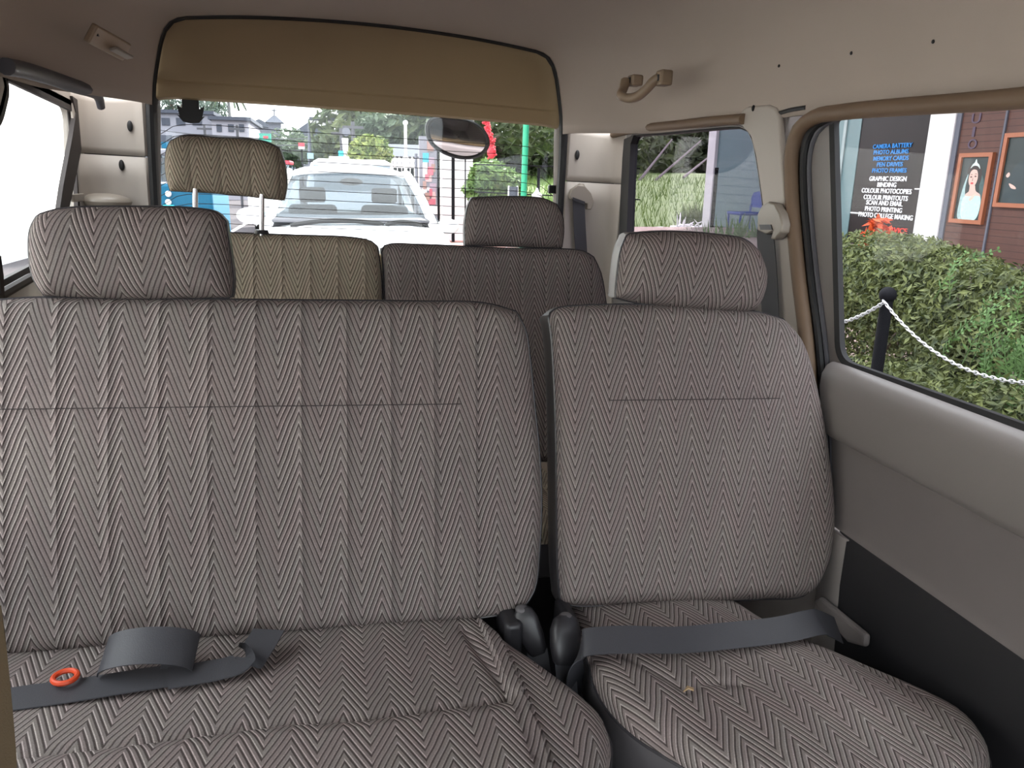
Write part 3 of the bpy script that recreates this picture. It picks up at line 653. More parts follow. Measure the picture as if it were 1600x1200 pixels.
cushion(single, 'headrest', PH2, [
    [(967, 466), (1000, 474), (1060, 481), (1150, 488), (1186, 486)], [(986, 366), (1050, 362), (1130, 367), (1172, 375), (1192, 392)],
    [(967, 466), (970, 430), (976, 390), (986, 366)], [(1186, 486), (1198, 462), (1203, 428), (1192, 392)]],
    .085, M['fab_head'], M['vinyl_light'], R=.028, crown=.014, nu=60, nv=40, facename='headrest', pipe=.002)
# recliner hardware between the two seats
for (seat_, x0, x1, y0, y1, z0, z1) in ((bench, .235, .262, .93, 1.0, .50, .60), (single, .325, .345, .93, 1.0, .50, .60)):
    MB().box((x0, y0, z0), (x1, y1, z1)).make('recliner', M['plastic'], seat_, bevel=.008)
# third row
P3p = Plane((0, 1.60, .58), (0, math.sin(math.radians(13)), math.cos(math.radians(13))))
rl = thing('rear_bench', 'herringbone rear bench with bright light painted into the cloth and a raised headrest on two posts', 'seat', (-.22, 1.5, .15))
cushion(rl, 'backrest', P3p, [
    [(-.545, 1.60, .58), (0, 1.60, .58), (.088, 1.60, .59)],
    [(-.54, 1.71, 1.07), (130, 352), (250, 357), (350, 362), (450, 366), (550, 370), (580, 376), (590, 384)],
    [(-.545, 1.60, .58), (-.55, 1.66, .85), (-.54, 1.71, 1.07)], [(.088, 1.60, .59), (603, 700), (598, 470), (595, 420), (590, 384)]],
    .09, M['fab_rear_lit'], M['vinyl'], R=.024, facename='backrest', nu=80, nv=50, pipe=.0025)
PT = Plane((0, 1.20, .61), (0, 1, -.03))
def plain_cushion(root, xa, xb):
    cushion(root, 'seat_cushion', PT, [[(xa, 1.22, .6), (xb, 1.22, .6)], [(xa, 1.62, .6), (xb, 1.62, .6)], [(xa, 1.22, .6), (xa, 1.62, .6)], [(xb, 1.22, .6), (xb, 1.62, .6)]],
            .11, M['fab_rear_lit'], M['vinyl'], facename='seat_cushion', nu=40, nv=30, pipe=0)
    MB().box((xa+.03, 1.28, .151), (xb-.03, 1.62, .52)).make('seat_base', M['plastic'], root, bevel=.02)
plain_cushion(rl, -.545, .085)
PH3 = Plane((0, 1.725, 1.15), (0, -.08, 1))
cushion(rl, 'headrest', PH3, [
    [(264, 299), (350, 304), (443, 314)], [(263, 222), (282, 214), (340, 216), (410, 222), (436, 233)],
    [(264, 299), (257, 272), (257, 240), (263, 222)], [(443, 314), (447, 290), (444, 258), (436, 233)]],
    .07, M['fab_rear_lit'], M['vinyl'], R=.024, crown=.012, nu=50, nv=30, facename='headrest', pipe=.0015)
for (px, y0, y1) in ((305, 304, 372), (409, 309, 368)):
    a, b = aty(px, y0-12, 1.742), aty(px, y1, 1.742); MB().tube([a, b], .0055, 10).make('post', M['chrome'], rl)
    if px > 400: MB().tube([b+np.array([0, 0, .004]), b+np.array([0, 0, .012])], [.016, .013], 14).make('post_collar', M['plastic'], rl)
rr = thing('passenger_seat', 'shaded herringbone rear single seat with low stained headrest', 'seat', (.36, 1.5, .15))
cushion(rr, 'backrest', P3p, [
    [(.098, 1.60, .59), (.3, 1.60, .58), (.63, 1.60, .585)],
    [(597, 386), (606, 381), (660, 381), (727, 384), (800, 387), (880, 388), (915, 392), (930, 401)],
    [(.098, 1.60, .59), (607, 700), (602, 470), (600, 420), (597, 386)], [(.63, 1.60, .585), (962, 640), (949, 470), (941, 425), (930, 401)]],
    .09, fabric('herringbone_channelled', LI, MI, DK, chan=(.058, .012, -.6, .8)), M['vinyl'], R=.024, facename='backrest', nu=70, nv=50, pipe=.0025)
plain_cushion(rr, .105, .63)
PH4 = Plane((0, 1.715, 1.07), (0, .06, 1))
cushion(rr, 'headrest', PH4, [
    [(728, 383), (800, 385), (880, 388)], [(739, 309), (790, 307), (850, 310), (872, 319)],
    [(728, 383), (728, 350), (733, 322), (739, 309)], [(880, 388), (883, 360), (881, 338), (872, 319)]],
    .07, M['fab_head'], M['vinyl'], R=.022, crown=.012, nu=50, nv=30, facename='headrest', pipe=.002)
# ---- belts, buckles, ring
zc = lambda y: .618-.055*(y-.55)
lb = thing('seat_belt', 'dark webbing belt folded into a loop on the bench seat', 'seat belt', tuple(atz(200, 1060, .60)))
pts = [atz(*p, .606) for p in ((-120, 1114), (20, 1092), (120, 1078), (220, 1062), (290, 1052))]
MB().sweep(catmull(pts, 30), nrm([.12, 1, 0]), .044, .0014).make('base_strap', M['belt'], lb)
p0, p1 = atz(152, 1058, .609), atz(300, 1050, .609); ax_ = nrm(p1-p0); wv_ = nrm(np.array([.10, .86, .50])); up_ = np.cross(ax_, wv_); up_ = nrm(up_ if up_[2] > 0 else -up_)
ce = (p0+p1)/2+wv_*.0235; hw2 = np.linalg.norm(p1-p0)/2
lo = [ce-ax_*hw2*math.cos(t_)*(1 if t_ < math.pi else .93)+up_*.027*math.sin(t_)*(1 if t_ < math.pi else .35) for t_ in np.linspace(0, math.pi*1.42, 40)]
MB().sweep(catmull(lo, 70), wv_, .047, .0014).make('looped_strap', M['belt'], lb)
pts = [atz(*p, z) for p, z in (((262, 1060), .610), ((320, 1050), .609), ((358, 1042), .611), ((384, 1030), .614), ((404, 1010), .618), ((420, 984), .622))]
wd = [nrm(w) for w in ((.05, 1, 0), (.05, 1, .02), (.20, 1, .05), (.55, .75, .08), (.9, .35, .1), (1, .05, .1))]
cc = catmull(np.c_[np.array(pts), np.array(wd)], 50); MB().sweep(cc[:, :3], [c for c in cc[:, 3:]], .042, .0014).make('loose_strap', M['belt'], lb)
rb = thing('seat_belt', 'dark grey lap belt lying across the rear of the single seat cushion', 'seat belt', tuple(atz(1100, 1000, .61)))
pts = [atz(*p, z) for p, z in (((905, 1085), .50), ((898, 1050), .56), ((908, 1015), .600), ((935, 1001), .622), ((985, 999), .626), ((1060, 1000), .622), ((1140, 993), .620), ((1220, 984), .618), ((1265, 974), .616), ((1290, 975), .600), ((1310, 985), .57))]
wd = [nrm(w) for w in ((.7, .6, 0), (.7, .6, .2), (.4, .8, .3), (0, .9, .4), (0, 1, .5), (0, 1, .45), (0, 1, .45), (0, 1, .45), (.05, 1, .45), (.3, 1, .4), (.4, 1, .4))]
cc = catmull(np.c_[np.array(pts), np.array(wd)], 70); MB().sweep(cc[:, :3], [c for c in cc[:, 3:]], .040, .0015).make('webbing', M['belt'], rb)
def buckle(label, base, tip, w, t):
    base, tip = np.array(base), np.array(tip); r = thing('belt_buckle', label, 'seat belt buckle', tuple(base)); d = tip-base; s_ = nrm(np.cross(d, (0, 1, .4))); n_ = nrm(np.cross(s_, d)); rg = []
    for f, k in ((0, .55), (.08, .75), (.35, .95), (.7, 1), (.92, .8), (1, .5)):
        c = base+d*f; rg.append([c+s_*w*k*math.copysign(abs(math.cos(q))**.6, math.cos(q))+n_*t*k*math.copysign(abs(math.sin(q))**.6, math.sin(q)) for q in np.linspace(0, 2*math.pi, 17)[:-1]])
    MB().loft(rg).make('casing', M['plastic'], r)
    c = base+d*.97; MB().ell(c, (.010, .010, .006)).make('release_button', M['vinyl'], r)
    MB().sweep([base+d*.1, base-np.array([-.004, .02, .05]), base-np.array([-.006, .03, .12])], s_, .03, .0015).make('stalk', M['belt'], r)
    return r
buckle('dark belt buckle standing upright against the single seat cushion', atz(882, 1040, .56), atz(884, 962, .615), .022, .013)
buckle('dark belt buckle tucked beside the bench seat cushion', atz(842, 1022, .55), atz(815, 950, .61), .018, .012)
o = MB(); c = atz(102, 1060, .612); o.tube([c+np.array([.0125*math.cos(a), .0125*math.sin(a), .002]) for a in np.linspace(0, 2*math.pi, 29)[:-1]], .0032, 8, closed=True)
solo('rubber_ring', o, M['orange'], 'small orange rubber ring lying on the bench seat', 'ring')
c = atz(1075, 1082, .612); mb = MB(); mb.prism([c+np.array(d) for d in ((-.008, -.003, .003), (0, .004, .005), (.008, .001, .003), (.005, -.004, .004), (-.001, -.002, .006))], (0, 0, .002))
solo('leaf_scrap', mb, plain('dry_leaf', (.40, .28, .15), .8), 'tiny dry leaf scrap lying on the single seat cushion', 'leaf')
# ---- seat ahead, its edge just in frame
fs = thing('cab_seat', 'blurred tan edge of the seat nearest the camera', 'seat', (-.33, .30, .15))
ed = [aty(*p, .38) for p in ((-14, 880), (-3, 930), (4, 970), (10, 1010), (15, 1060), (20, 1110), (25, 1170), (30, 1260), (40, 1500))]
mb = MB(); rg = []
for i, e in enumerate(ed):
    k = .10 if i == 0 else (.05 if i == 1 else 0); x1 = e[0]-k; zz_ = e[2]
    rg.append([(-.56, .32, zz_), (x1-.04, .32, zz_), (x1-.015, .345, zz_), (x1, .38, zz_), (x1-.006, .395, zz_), (x1-.03, .40, zz_), (-.56, .40, zz_)])
mb.loft(rg).make('backrest', M['tan'], fs)
MB().box((-.56, -.05, .151), (-.22, .34, .55)).make('seat_base', M['tan'], fs, bevel=.03)
# ================================================================== OUTSIDE (street frame)
GR = -.28
def leaves(centres, n, size, seed=0, flat=.0, shells=None, up=.3):
    """n small folded leaves filling ellipsoids [(centre, radii)]"""
    g = np.random.default_rng(seed); vs = []; fs = []
    vol = np.array([np.prod(r) ** .67 for _, r in centres]); pick = g.choice(len(centres), n, p=vol/vol.sum())
    C_ = np.array([c for c, _ in centres], float)[pick]; R_ = np.array([r for _, r in centres], float)[pick]
    d = g.normal(size=(n, 3)); d /= np.linalg.norm(d, axis=1)[:, None]; rad = 1-np.abs(g.normal(0, .22, n)); rad = np.clip(rad, .25, 1.04)
    P = C_+d*R_*rad[:, None]
    nn = d*.7+g.normal(size=(n, 3))*.6+np.array([0, 0, up]); nn /= np.linalg.norm(nn, axis=1)[:, None]
    a = np.cross(nn, g.normal(size=(n, 3))); a /= np.linalg.norm(a, axis=1)[:, None]; b = np.cross(nn, a)
    L = size*(.6+.8*g.random(n))[:, None]; w = L*.34
    V = np.stack([P-a*L, P+b*w+nn*w*.3, P+a*L, P-b*w+nn*w*.3], 1).reshape(-1, 3)
    mb = MB(); mb.v = [tuple(p) for p in V]; mb.f = [(4*i, 4*i+1, 4*i+2, 4*i+3) for i in range(n)]
    return mb
def leafmat(name, c0, c1, rough=.75, sc=3):
    t = NT(name); g = t.n('NewGeometry'); f = t.math('FRACT', t.math('MULTIPLY', t.noise(sc, 6, t.pos()), 3.0)); c = t.mix(f, c0, c1)
    b = t.n('BsdfPrincipled'); t.l(c, b.inputs['Base Color']); b.inputs['Roughness'].default_value = rough
    tr = t.n('BsdfTranslucent'); t.l(c, tr.inputs[0]); m = t.n('MixShader'); m.inputs[0].default_value = .25
    t.l(b.outputs[0], m.inputs[1]); t.l(tr.outputs[0], m.inputs[2]); t.l(m.outputs[0], t.out.inputs[0]); return t.m
M['leaf_dark'] = leafmat('dark_leaf', (.018, .032, .012), (.075, .095, .035))
M['leaf_hedge'] = leafmat('hedge_leaf', (.012, .024, .009), (.135, .155, .045), sc=18)
M['leaf_light'] = leafmat('fresh_leaf', (.045, .10, .028), (.11, .20, .055), sc=8)
M['leaf_tree'] = leafmat('tree_leaf', (.030, .050, .018), (.11, .13, .045), sc=1.2)
M['leaf_teal'] = leafmat('blue_green_leaf', (.030, .052, .030), (.085, .12, .065), sc=1.2)
M['leaf_pale'] = leafmat('pale_leaf', (.06, .085, .07), (.12, .16, .13), sc=1.2)
M['leaf_red'] = leafmat('red_leaf', (.35, .02, .01), (.55, .10, .02), sc=9)
M['grass'] = leafmat('grass', (.045, .09, .015), (.14, .20, .05), sc=1.5)
M['bark'] = plain('bark', (.10, .08, .065), .9, grain=.01, gs=20)
M['road'] = plain('asphalt', (.075, .068, .074), .95, grain=.004, gs=120, var=.15, vs_=1.5, spec=.05)
M['pave'] = plain('pavement', (.20, .18, .17), .85, grain=.003, gs=90, var=.2)
M['brick'] = plain('red_paving', (.30, .14, .12), .85, var=.25, vs_=8)
M['soil'] = plain('pinkish_soil', (.22, .16, .14), .95, grain=.02, gs=30, var=.35, vs_=8)
M['lawn'] = plain('lawn_ground', (.085, .135, .03), .95, grain=.02, gs=20, var=.35, vs_=2)
M['white'] = plain('white_paint', (.72, .70, .72), .5, var=.04)
M['offwhite'] = plain('pale_plaster', (.20, .20, .235), .8, var=.10, vs_=.6)
M['greywall'] = plain('grey_plaster', (.115, .12, .15), .8, var=.15, vs_=.5)
M['greyroof'] = plain('grey_roof', (.060, .066, .085), .8, var=.15, spec=.1)
M['green'] = plain('green_paint', (.015, .28, .15), .5, var=.2, vs_=15)
M['greensign'] = plain('green_sign_paint', (.02, .25, .18), .5)
M['red'] = plain('red_paint', (.55, .03, .05), .5)
M['darkmetal'] = plain('dark_metal', (.007, .007, .009), .8, spec=.1)
M['wire'] = plain('wire', (.05, .05, .06), .6)
M['carwhite'] = plain('car_white', (.80, .80, .82), .22, var=.01)
M['carblue'] = plain('rickshaw_blue', (.003, .085, .16), .5, spec=.2)
M['cyan'] = plain('cyan_paint', (.02, .45, .55), .4)
M['cargrey'] = plain('car_cowl', (.10, .10, .115), .5)
M['windscreen'] = glass('windscreen', (.50, .56, .60), .05)
M['cabin'] = plain('car_interior', (.10, .105, .115), .8)
M['chain'] = plain('galvanised_chain', (.62, .62, .64), .35, .6)
M['bluechair'] = plain('blue_chair_plastic', (.004, .035, .22), .6)
def ground_z(x): return GR+(0 if x < 1.35 else .14)
# --- ground
struct('road', MB().box((-7.5, -12, GR-.3), (1.35, 90, GR)), M['road'], 'grey asphalt street behind the van', OUT, smooth=False)
mb = MB(); mb.box((-2.62, 4, GR+.001), (-2.5, 60, GR+.004)); struct('road_marking', mb, M['white'], 'white line painted on the street', OUT, smooth=False)
struct('kerb', MB().box((1.35, -12, GR-.2), (1.55, 13, GR+.14)), M['pave'], 'grey kerb beside the planted bed', OUT, smooth=False)
P0 = ox(1530, 409, 7.0); FZ = P0[2]
prof = [(1.55, GR+.10), (2.6, -.02), (3.4, .12), (4.3, FZ-.12), (4.4, FZ), (9.5, FZ)]
mb = MB(); mb.loft([[(x, y, z) for x, z in prof] for y in (-12, 0, 6, 13)], False, False)
struct('planting_bed', mb, M['soil'], 'pinkish soil bank under the shrubs', OUT, solid=.02)
mb = MB(); mb.box((1.35, 13, GR-.2), (9, 20.5, GR+.12)); struct('sidewalk', mb, M['brick'], 'red paved sidewalk by the white gate wall', OUT, smooth=False)
mb = MB(); mb.loft([[(x, y, GR+.13+(max(0, y-14.)*.085)+.03*math.sin(x*1.3+y)) for x in np.linspace(3.6, 40, 14)] for y in np.linspace(9, 34, 12)], False, False)
struct('lawn_bank', mb, M['lawn'], 'green lawn rising behind the railings', OUT)
g = np.random.default_rng(5); n = 16000; vs = []; X_ = 3.8+g.random(n)*26; Y_ = 9.5+g.random(n)*22; Z_ = GR+.13+np.maximum(0, Y_-14)*.085
a = g.random(n)*6.28; L = .12+.28*g.random(n); mb = MB()
dx = np.cos(a)*.013; dy = np.sin(a)*.013
keep = [i for i in range(n) if not (X_[i] > 6.3 and Y_[i] < 14.2)]
for q_, i in enumerate(keep):
    mb.v += [(X_[i]-dx[i], Y_[i]-dy[i], Z_[i]), (X_[i]+dx[i], Y_[i]+dy[i], Z_[i]), (X_[i]+8*dy[i], Y_[i]+8*dx[i], Z_[i]+L[i])]; mb.f.append((3*q_, 3*q_+1, 3*q_+2))
solo('grass', mb, M['grass'], 'long green grass on the bank seen through the tinted window', 'grass', OUT, kind='stuff', smooth=False)
# --- bright wall on the overexposed side
M['leftwall'] = plain('white_compound_wall', (.90, .89, .87), .8, var=.02)
struct('compound_wall', MB().box((-5.4, -8, GR), (-5.1, 20.5, 3.6)), M['leftwall'], 'white wall across the street, overexposed', OUT, smooth=False)
# --- shop building on the right
XF = 7.0
f_ = lambda px, py, d=0: ox(px, py, XF-d)
FT = 3.6
yb = lambda px: f_(px, 300)[1]
Yd0, Yd1 = f_(1443, 340)[1], f_(1323, 340)[1]; Yp0, Yp1 = f_(1470, 340)[1], f_(1441, 340)[1]
Yend1 = f_(1106, 340)[1]
M['brown'] = None
t = NT('brown_slats'); sp = t.n('SeparateXYZ'); t.l(t.pos(), sp.inputs[0]); fr = t.math('FRACT', t.math('MULTIPLY', sp.outputs[2], 14))
cb = t.mix(t.math('GREATER_THAN', fr, .12), (.035, .018, .014), (.125, .055, .042)); nz = t.noise(3, 4, t.pos()); cb = t.mix(nz, cb, (.075, .04, .034)); M['brown'] = t.bsdf(cb, .5, 0, .25)
M['frost'] = plain('pale_blue_glazing', (.115, .185, .20), .3, var=.10, vs_=2)
M['doorglass'] = plain('dark_shop_glass', (.020, .014, .015), .35, var=.5, vs_=1.2, spec=.2)
M['txtblue'] = plain('blue_lettering', (.01, .22, .62), .5); M['txtwhite'] = plain('white_lettering', (.85, .85, .88), .5); M['txtred'] = plain('red_lettering', (.75, .03, .02), .5)
M['txtpurple'] = plain('faded_purple_lettering', (.075, .05, .085), .6)
M['frameorange'] = plain('orange_wood_frame', (.33, .11, .052), .5)
M['photo_dark'] = plain('photo_backdrop', (.012, .022, .022), .4)
sh = thing('shop_front', 'shop front with brown slats, lettered dark glass door and pale blue glazing', 'shop', (XF, 8, FZ), OUT)
MB().box((XF+.02, -6, FZ), (XF+.3, Yp0, FT)).make('slat_wall', M['brown'], sh, smooth=False)
MB().box((XF+.05, Yd0, FZ), (XF+.09, Yd1, FT)).make('glass_door', M['doorglass'], sh, smooth=False)
gd = [o for o in sh.children if o.name.startswith('glass_door')][0]
MB().box((XF+.04, Yd1, FZ), (XF+.10, Yend1-.1, FT)).make('blue_glazing', M['frost'], sh, smooth=False)
MB().box((XF-.02, Yp0, FZ-.3), (XF+.25, Yp1+.10, FT)).make('pillar', M['white'], sh, smooth=False, bevel=.01)
MB().box((XF-.02, Yend1-.1, FZ-.5), (XF+.25, Yend1+.2, FT)).make('pillar', M['white'], sh, smooth=False, bevel=.01)
ys = f_(1546, 330)[1]; MB().box((XF+.0, ys-.012, FZ), (XF+.02, ys+.012, FT)).make('seam_strip', M['greywall'], sh, smooth=False)
MB().box((XF+.0, Yp0-.07, FZ), (XF+.02, Yp0-.002, FT)).make('seam_strip', M['greywall'], sh, smooth=False)
for px in (1306,):
    yy = f_(px, 300)[1]; MB().box((XF+.02, yy-.03, FZ), (XF+.04, yy+.03, FT)).make('glazing_bar', plain('glazing_bar', (.30, .36, .37), .4), sh, smooth=False)
MB().box((XF-2.6, -6, FT), (XF+6, Yend1+.3, FT+.35)).make('canopy', M['offwhite'], sh, smooth=False)
MB().box((XF+.3, -6, FT+.35), (XF+6, Yend1+.3, 12.5)).make('unseen_tall_storey', M['offwhite'], sh, smooth=False)  # unseen storey, made tall to keep the sun off the single seat
MB().box((XF+.3, -6, FZ-.5), (XF+6, Yend1+.2, FT)).make('core', M['greywall'], sh, smooth=False)
def text_mesh(body, size, bold=0.012):
    cu = bpy.data.curves.new('t', 'FONT'); cu.body = body; cu.size = size; cu.align_x = 'CENTER'; cu.align_y = 'CENTER'; cu.offset = bold*size; cu.extrude = .004
    cu.resolution_u = 3
    o = bpy.data.objects.new('t', cu); COL.objects.link(o); dg = bpy.context.evaluated_depsgraph_get(); me = bpy.data.meshes.new_from_object(o.evaluated_get(dg))
    v = [tuple(q.co) for q in me.vertices]; fc = [tuple(p.vertices) for p in me.polygons]; bpy.data.objects.remove(o); bpy.data.curves.remove(cu); return v, fc
def lettering(name, body, px0, px1, py, mat, parent, hpx, X=XF+.046, sub=None):
    a, b = ox(px0, py, X), ox(px1, py+ (px1-px0)*.01, X); h = hpx*np.linalg.norm(ox(px0, py+10, X)-ox(px0, py, X))/10
    v, fc = text_mesh(body, 1.0); v = np.array(v); w = v[:, 0].max()-v[:, 0].min(); hh = v[:, 1].max()-v[:, 1].min(); c = (a+b)/2; wid = abs(a[1]-b[1])
    cx_ = (v[:, 0].max()+v[:, 0].min())/2; cy_ = (v[:, 1].max()+v[:, 1].min())/2
    mb = MB(); mb.add([(X-.004+q[2], c[1]-(q[0]-cx_)*wid/w, c[2]+(q[1]-cy_)*h/hh) for q in v], fc); return mb.make(name, mat, parent, smooth=False)
for body_, a, b, y in (('CAMERA BATTERY', 1365, 1426, 227.5), ('PHOTO ALBUMS', 1366, 1420, 237), ('MEMORY CARDS', 1365.5, 1420, 247), ('PEN DRIVES', 1371, 1411, 256.5), ('PHOTO FRAMES', 1363.5, 1417, 266)):
    lettering('lettering', body_, a, b, y, M['txtblue'], gd, 6.6)
for body_, a, b, y in (('GRAPHIC DESIGN', 1359, 1417, 279), ('BINDING', 1371.5, 1401, 288.5), ('COLOUR PHOTOCOPIES', 1347, 1425, 298), ('COLOUR PRINTOUTS', 1350, 1419, 308.5), ('SCAN AND EMAIL', 1354, 1411, 317), ('PHOTO PRINTING', 1352, 1410, 327), ('PHOTO COLLEGE MAKING', 1342, 1427, 337)):
    lettering('lettering', body_, a, b, y, M['txtwhite'], gd, 7.2)
lettering('lettering', 'SERVICE', 1382, 1418, 359.5, M['txtred'], gd, 8)
for a, b in (((1425, 295), (1448, 297)), ((1325, 332), (1344, 333.5))):
    p, q = f_(*a), f_(*b); MB().box((XF+.036, min(p[1], q[1]), p[2]-.008), (XF+.048, max(p[1], q[1]), p[2]+.008)).make('etched_line', M['txtwhite'], gd, smooth=False)
sw = [o for o in sh.children if o.name.startswith('slat_wall')][0]
for ch, px, py in (('U', 1526, 185), ('I', 1522, 206), ('O', 1520, 225)):
    lettering('lettering', ch, px-7 if ch != 'I' else px-2, px+7 if ch != 'I' else px+2, py, M['txtpurple'], sw, 15, X=XF+.018)
# framed photographs on the slats
def framed(label, p00, p11, X, builder):
    a, b = ox(*p00, X), ox(*p11, X); my = (p00[1]+p11[1])/2; a[1] = ox(p00[0], my, X)[1]; b[1] = ox(p11[0], my, X)[1]; y1, y0 = a[1], b[1]; z1, z0 = a[2], b[2]; r = thing('framed_photo', label, 'picture', (X, (y0+y1)/2, z0), OUT); w = .045
    mb = MB()
    for (ya, yb_, za, zb) in ((y0, y1, z0, z0+w), (y0, y1, z1-w, z1), (y0, y0+w, z0+w, z1-w), (y1-w, y1, z0+w, z1-w)): mb.box((X-.03, ya, za), (X+.015, yb_, zb))
    mb.make('frame', M['frameorange'], r, smooth=False)
    MB().box((X-.005, y0+w, z0+w), (X+.01, y1-w, z1-w)).make('print', M['photo_dark'], r, smooth=False)
    pr = [o for o in r.children if o.name.startswith('print')][0]
    def blob(pts, mat, d=0.):      # flat printed shape: u 0..1 from left, v 0..1 from bottom
        out = [(X-.0055-d, (y1-w)-(y1-y0-2*w)*u, z0+w+(z1-z0-2*w)*v) for u, v in catmull(pts, 40, closed=True)]
        MB().prism(out, (.0008, 0, 0)).make('image', mat, pr, smooth=False)
    builder(blob); return r
skin = plain('printed_skin', (.62, .42, .36), .5, var=.1); pale = plain('printed_pale_cloth', (.45, .72, .70), .5, var=.2, vs_=40); hairm = plain('printed_hair', (.03, .02, .018), .5); lipm = plain('printed_lips', (.5, .05, .06), .5); darkcl = plain('printed_dark_cloth', (.02, .035, .04), .5, var=.4, vs_=10)
def oval(cx, cy, rx, ry): return [(cx+rx*math.cos(t_), cy+ry*math.sin(t_)) for t_ in np.linspace(0, 2*math.pi, 11)[:-1]]
veilm = plain('printed_veil', (.30, .42, .42), .5, var=.4, vs_=30); brow = plain('printed_shadow', (.10, .05, .04), .5)
def bride(b):
    b([(.14, .02), (.12, .30), (.20, .58), (.30, .74), (.26, .50), (.34, .30), (.40, .02)], veilm)
    b([(.74, .74), (.90, .62), (.96, .40), (.92, .25), (.80, .45)], plain('printed_dark_veil', (.05, .09, .09), .5, var=.4, vs_=30), .0001)
    b([(.27, .72), (.28, .84), (.42, .90), (.62, .89), (.76, .80), (.80, .66), (.74, .55), (.60, .82), (.42, .82)], hairm, .0002)
    b([(.42, .56), (.60, .56), (.66, .47), (.86, .40), (.88, .33), (.30, .33), (.30, .40), (.42, .46)], skin, .0004)
    b(oval(.50, .67, .165, .145), skin, .0006)
    b([(.33, .75), (.40, .86), (.60, .87), (.70, .74), (.58, .795), (.44, .80)], hairm, .0007)
    b([(.24, .35), (.50, .375), (.88, .36), (.92, .20), (.84, .02), (.30, .02), (.22, .15)], pale, .0008)
    b([(.34, .82), (.40, .885), (.46, .91), (.51, .97), (.56, .91), (.64, .88), (.70, .81), (.60, .855), (.44, .86)], plain('printed_tiara', (.55, .62, .60), .4, var=.3, vs_=60), .0009)
    b(oval(.485, .585, .055, .016), lipm, .001); b(oval(.42, .685, .038, .012), brow, .001); b(oval(.575, .695, .038, .012), brow, .001)
    b([(.37, .715), (.42, .73), (.47, .718), (.42, .722)], hairm, .0011); b([(.53, .725), (.58, .74), (.63, .725), (.58, .731)], hairm, .0011); b([(.485, .68), (.50, .63), (.47, .622), (.48, .635)], brow, .001)
    b([(.46, .33), (.70, .42), (.62, .34), (.50, .30)], plain('printed_necklace', (.55, .48, .40), .4), .001)
def man(b):
    b([(.10, .02), (.12, .40), (.30, .62), (.55, .70), (.95, .65), (.98, .02)], darkcl)
    b(oval(.50, .80, .13, .115), skin, .0003); b([(.36, .84), (.40, .95), (.60, .95), (.64, .84), (.50, .88)], hairm, .0006)
    b([(.07, .42), (.12, .47), (.15, .43), (.11, .39)], skin, .0006); b([(.16, .30), (.30, .25), (.32, .22), (.22, .23)], skin, .0006)
framed('orange-framed portrait of a bride in pale dress, beside the white pillar', (1493, 240), (1545, 352), XF+.005, bride)
framed('orange-framed dark portrait cut by the picture edge, farther along the slats', (1563, 209), (1655, 328), XF+.005, man)
# blue chair before the glazing
q = ox(1166, 322, XF-.5)
r = thing('chair', 'blue plastic chair standing before the pale blue glazing', 'chair', (q[0], q[1], FZ), OUT)
zz = q[2]; cx_, cy_ = q[0], q[1]
mb = MB(); mb.loft([[(cx_+.20, cy_+dy, z) for dy, z in ((-.2, zz-.02), (.2, zz-.02), (.22, zz+.12), (.16, zz+.21), (0, zz+.235), (-.16, zz+.21), (-.22, zz+.12))], [(cx_+.23, cy_+dy, z) for dy, z in ((-.2, zz-.02), (.2, zz-.02), (.22, zz+.12), (.16, zz+.21), (0, zz+.235), (-.16, zz+.21), (-.22, zz+.12))]]).make('backrest', M['bluechair'], r)
MB().box((cx_-.22, cy_-.22, zz-.14), (cx_+.22, cy_+.22, zz-.09)).make('seat', M['bluechair'], r, bevel=.02)
for a in (-.19, .19):
    for b in (-.19, .19): MB().tube([(cx_+a, cy_+b, FZ), (cx_+a, cy_+b, zz-.09 if a < 0 else zz+.02)], .018, 8).make('leg', M['bluechair'], r)
# --- hedge and plants by the door
def bush(name, label, blobs, n, size, mat, loc, group=None, stems=8, seed=1, cat='bush', up=.3):
    r = thing(name, label, cat, loc, OUT, group)
    leaves(blobs, n, size, seed, up=up).make('foliage', mat, r, smooth=False)
    gg = np.random.default_rng(seed+50); mb = MB()
    for i in range(stems):
        c, ra = blobs[gg.integers(len(blobs))]; tip = np.array(c)+gg.normal(size=3)*np.array(ra)*.4; b = np.array(loc)+np.array([gg.normal()*.08, gg.normal()*.08, 0])
        mb.tube(catmull([b, (b+tip)/2+np.array([0, 0, .05])+gg.normal(size=3)*.04, tip], 8), list(np.linspace(.014, .004, 8)), 6)
    mb.make('stem', M['bark'], r); return r
B = lambda px, py, X, r: (tuple(ox(px, py, X)), r)
def gz(x): return float(np.interp(x, [p[0] for p in prof], [p[1] for p in prof]))
bush('shrub', 'tall dark clipped shrub behind the chain post', [B(1345, 455, 2.55, (.30, .42, .20)), B(1400, 440, 2.5, (.32, .36, .22)), B(1370, 400, 2.65, (.26, .30, .13)), B(1440, 450, 2.4, (.28, .30, .20)), B(1430, 520, 2.45, (.25, .30, .16)), B(1330, 510, 2.6, (.28, .36, .15)), B(1425, 405, 2.55, (.22, .24, .11)), B(1300, 440, 2.7, (.3, .4, .22))], 22000, .017, M['leaf_hedge'], (2.5, 3.0, gz(2.5)), 'clipped shrubs beside the van', 14, 3)
bush('shrub', 'dark clipped shrub beside the window, right of the chain post', [B(1505, 470, 2.4, (.28, .28, .16)), B(1560, 490, 2.3, (.26, .26, .18)), B(1520, 530, 2.3, (.26, .26, .18)), B(1570, 560, 2.2, (.25, .24, .18)), B(1480, 420, 2.5, (.22, .24, .09)), B(1470, 500, 2.4, (.2, .2, .15))], 17000, .017, M['leaf_hedge'], (2.3, 2.15, gz(2.3)), 'clipped shrubs beside the van', 12, 4)
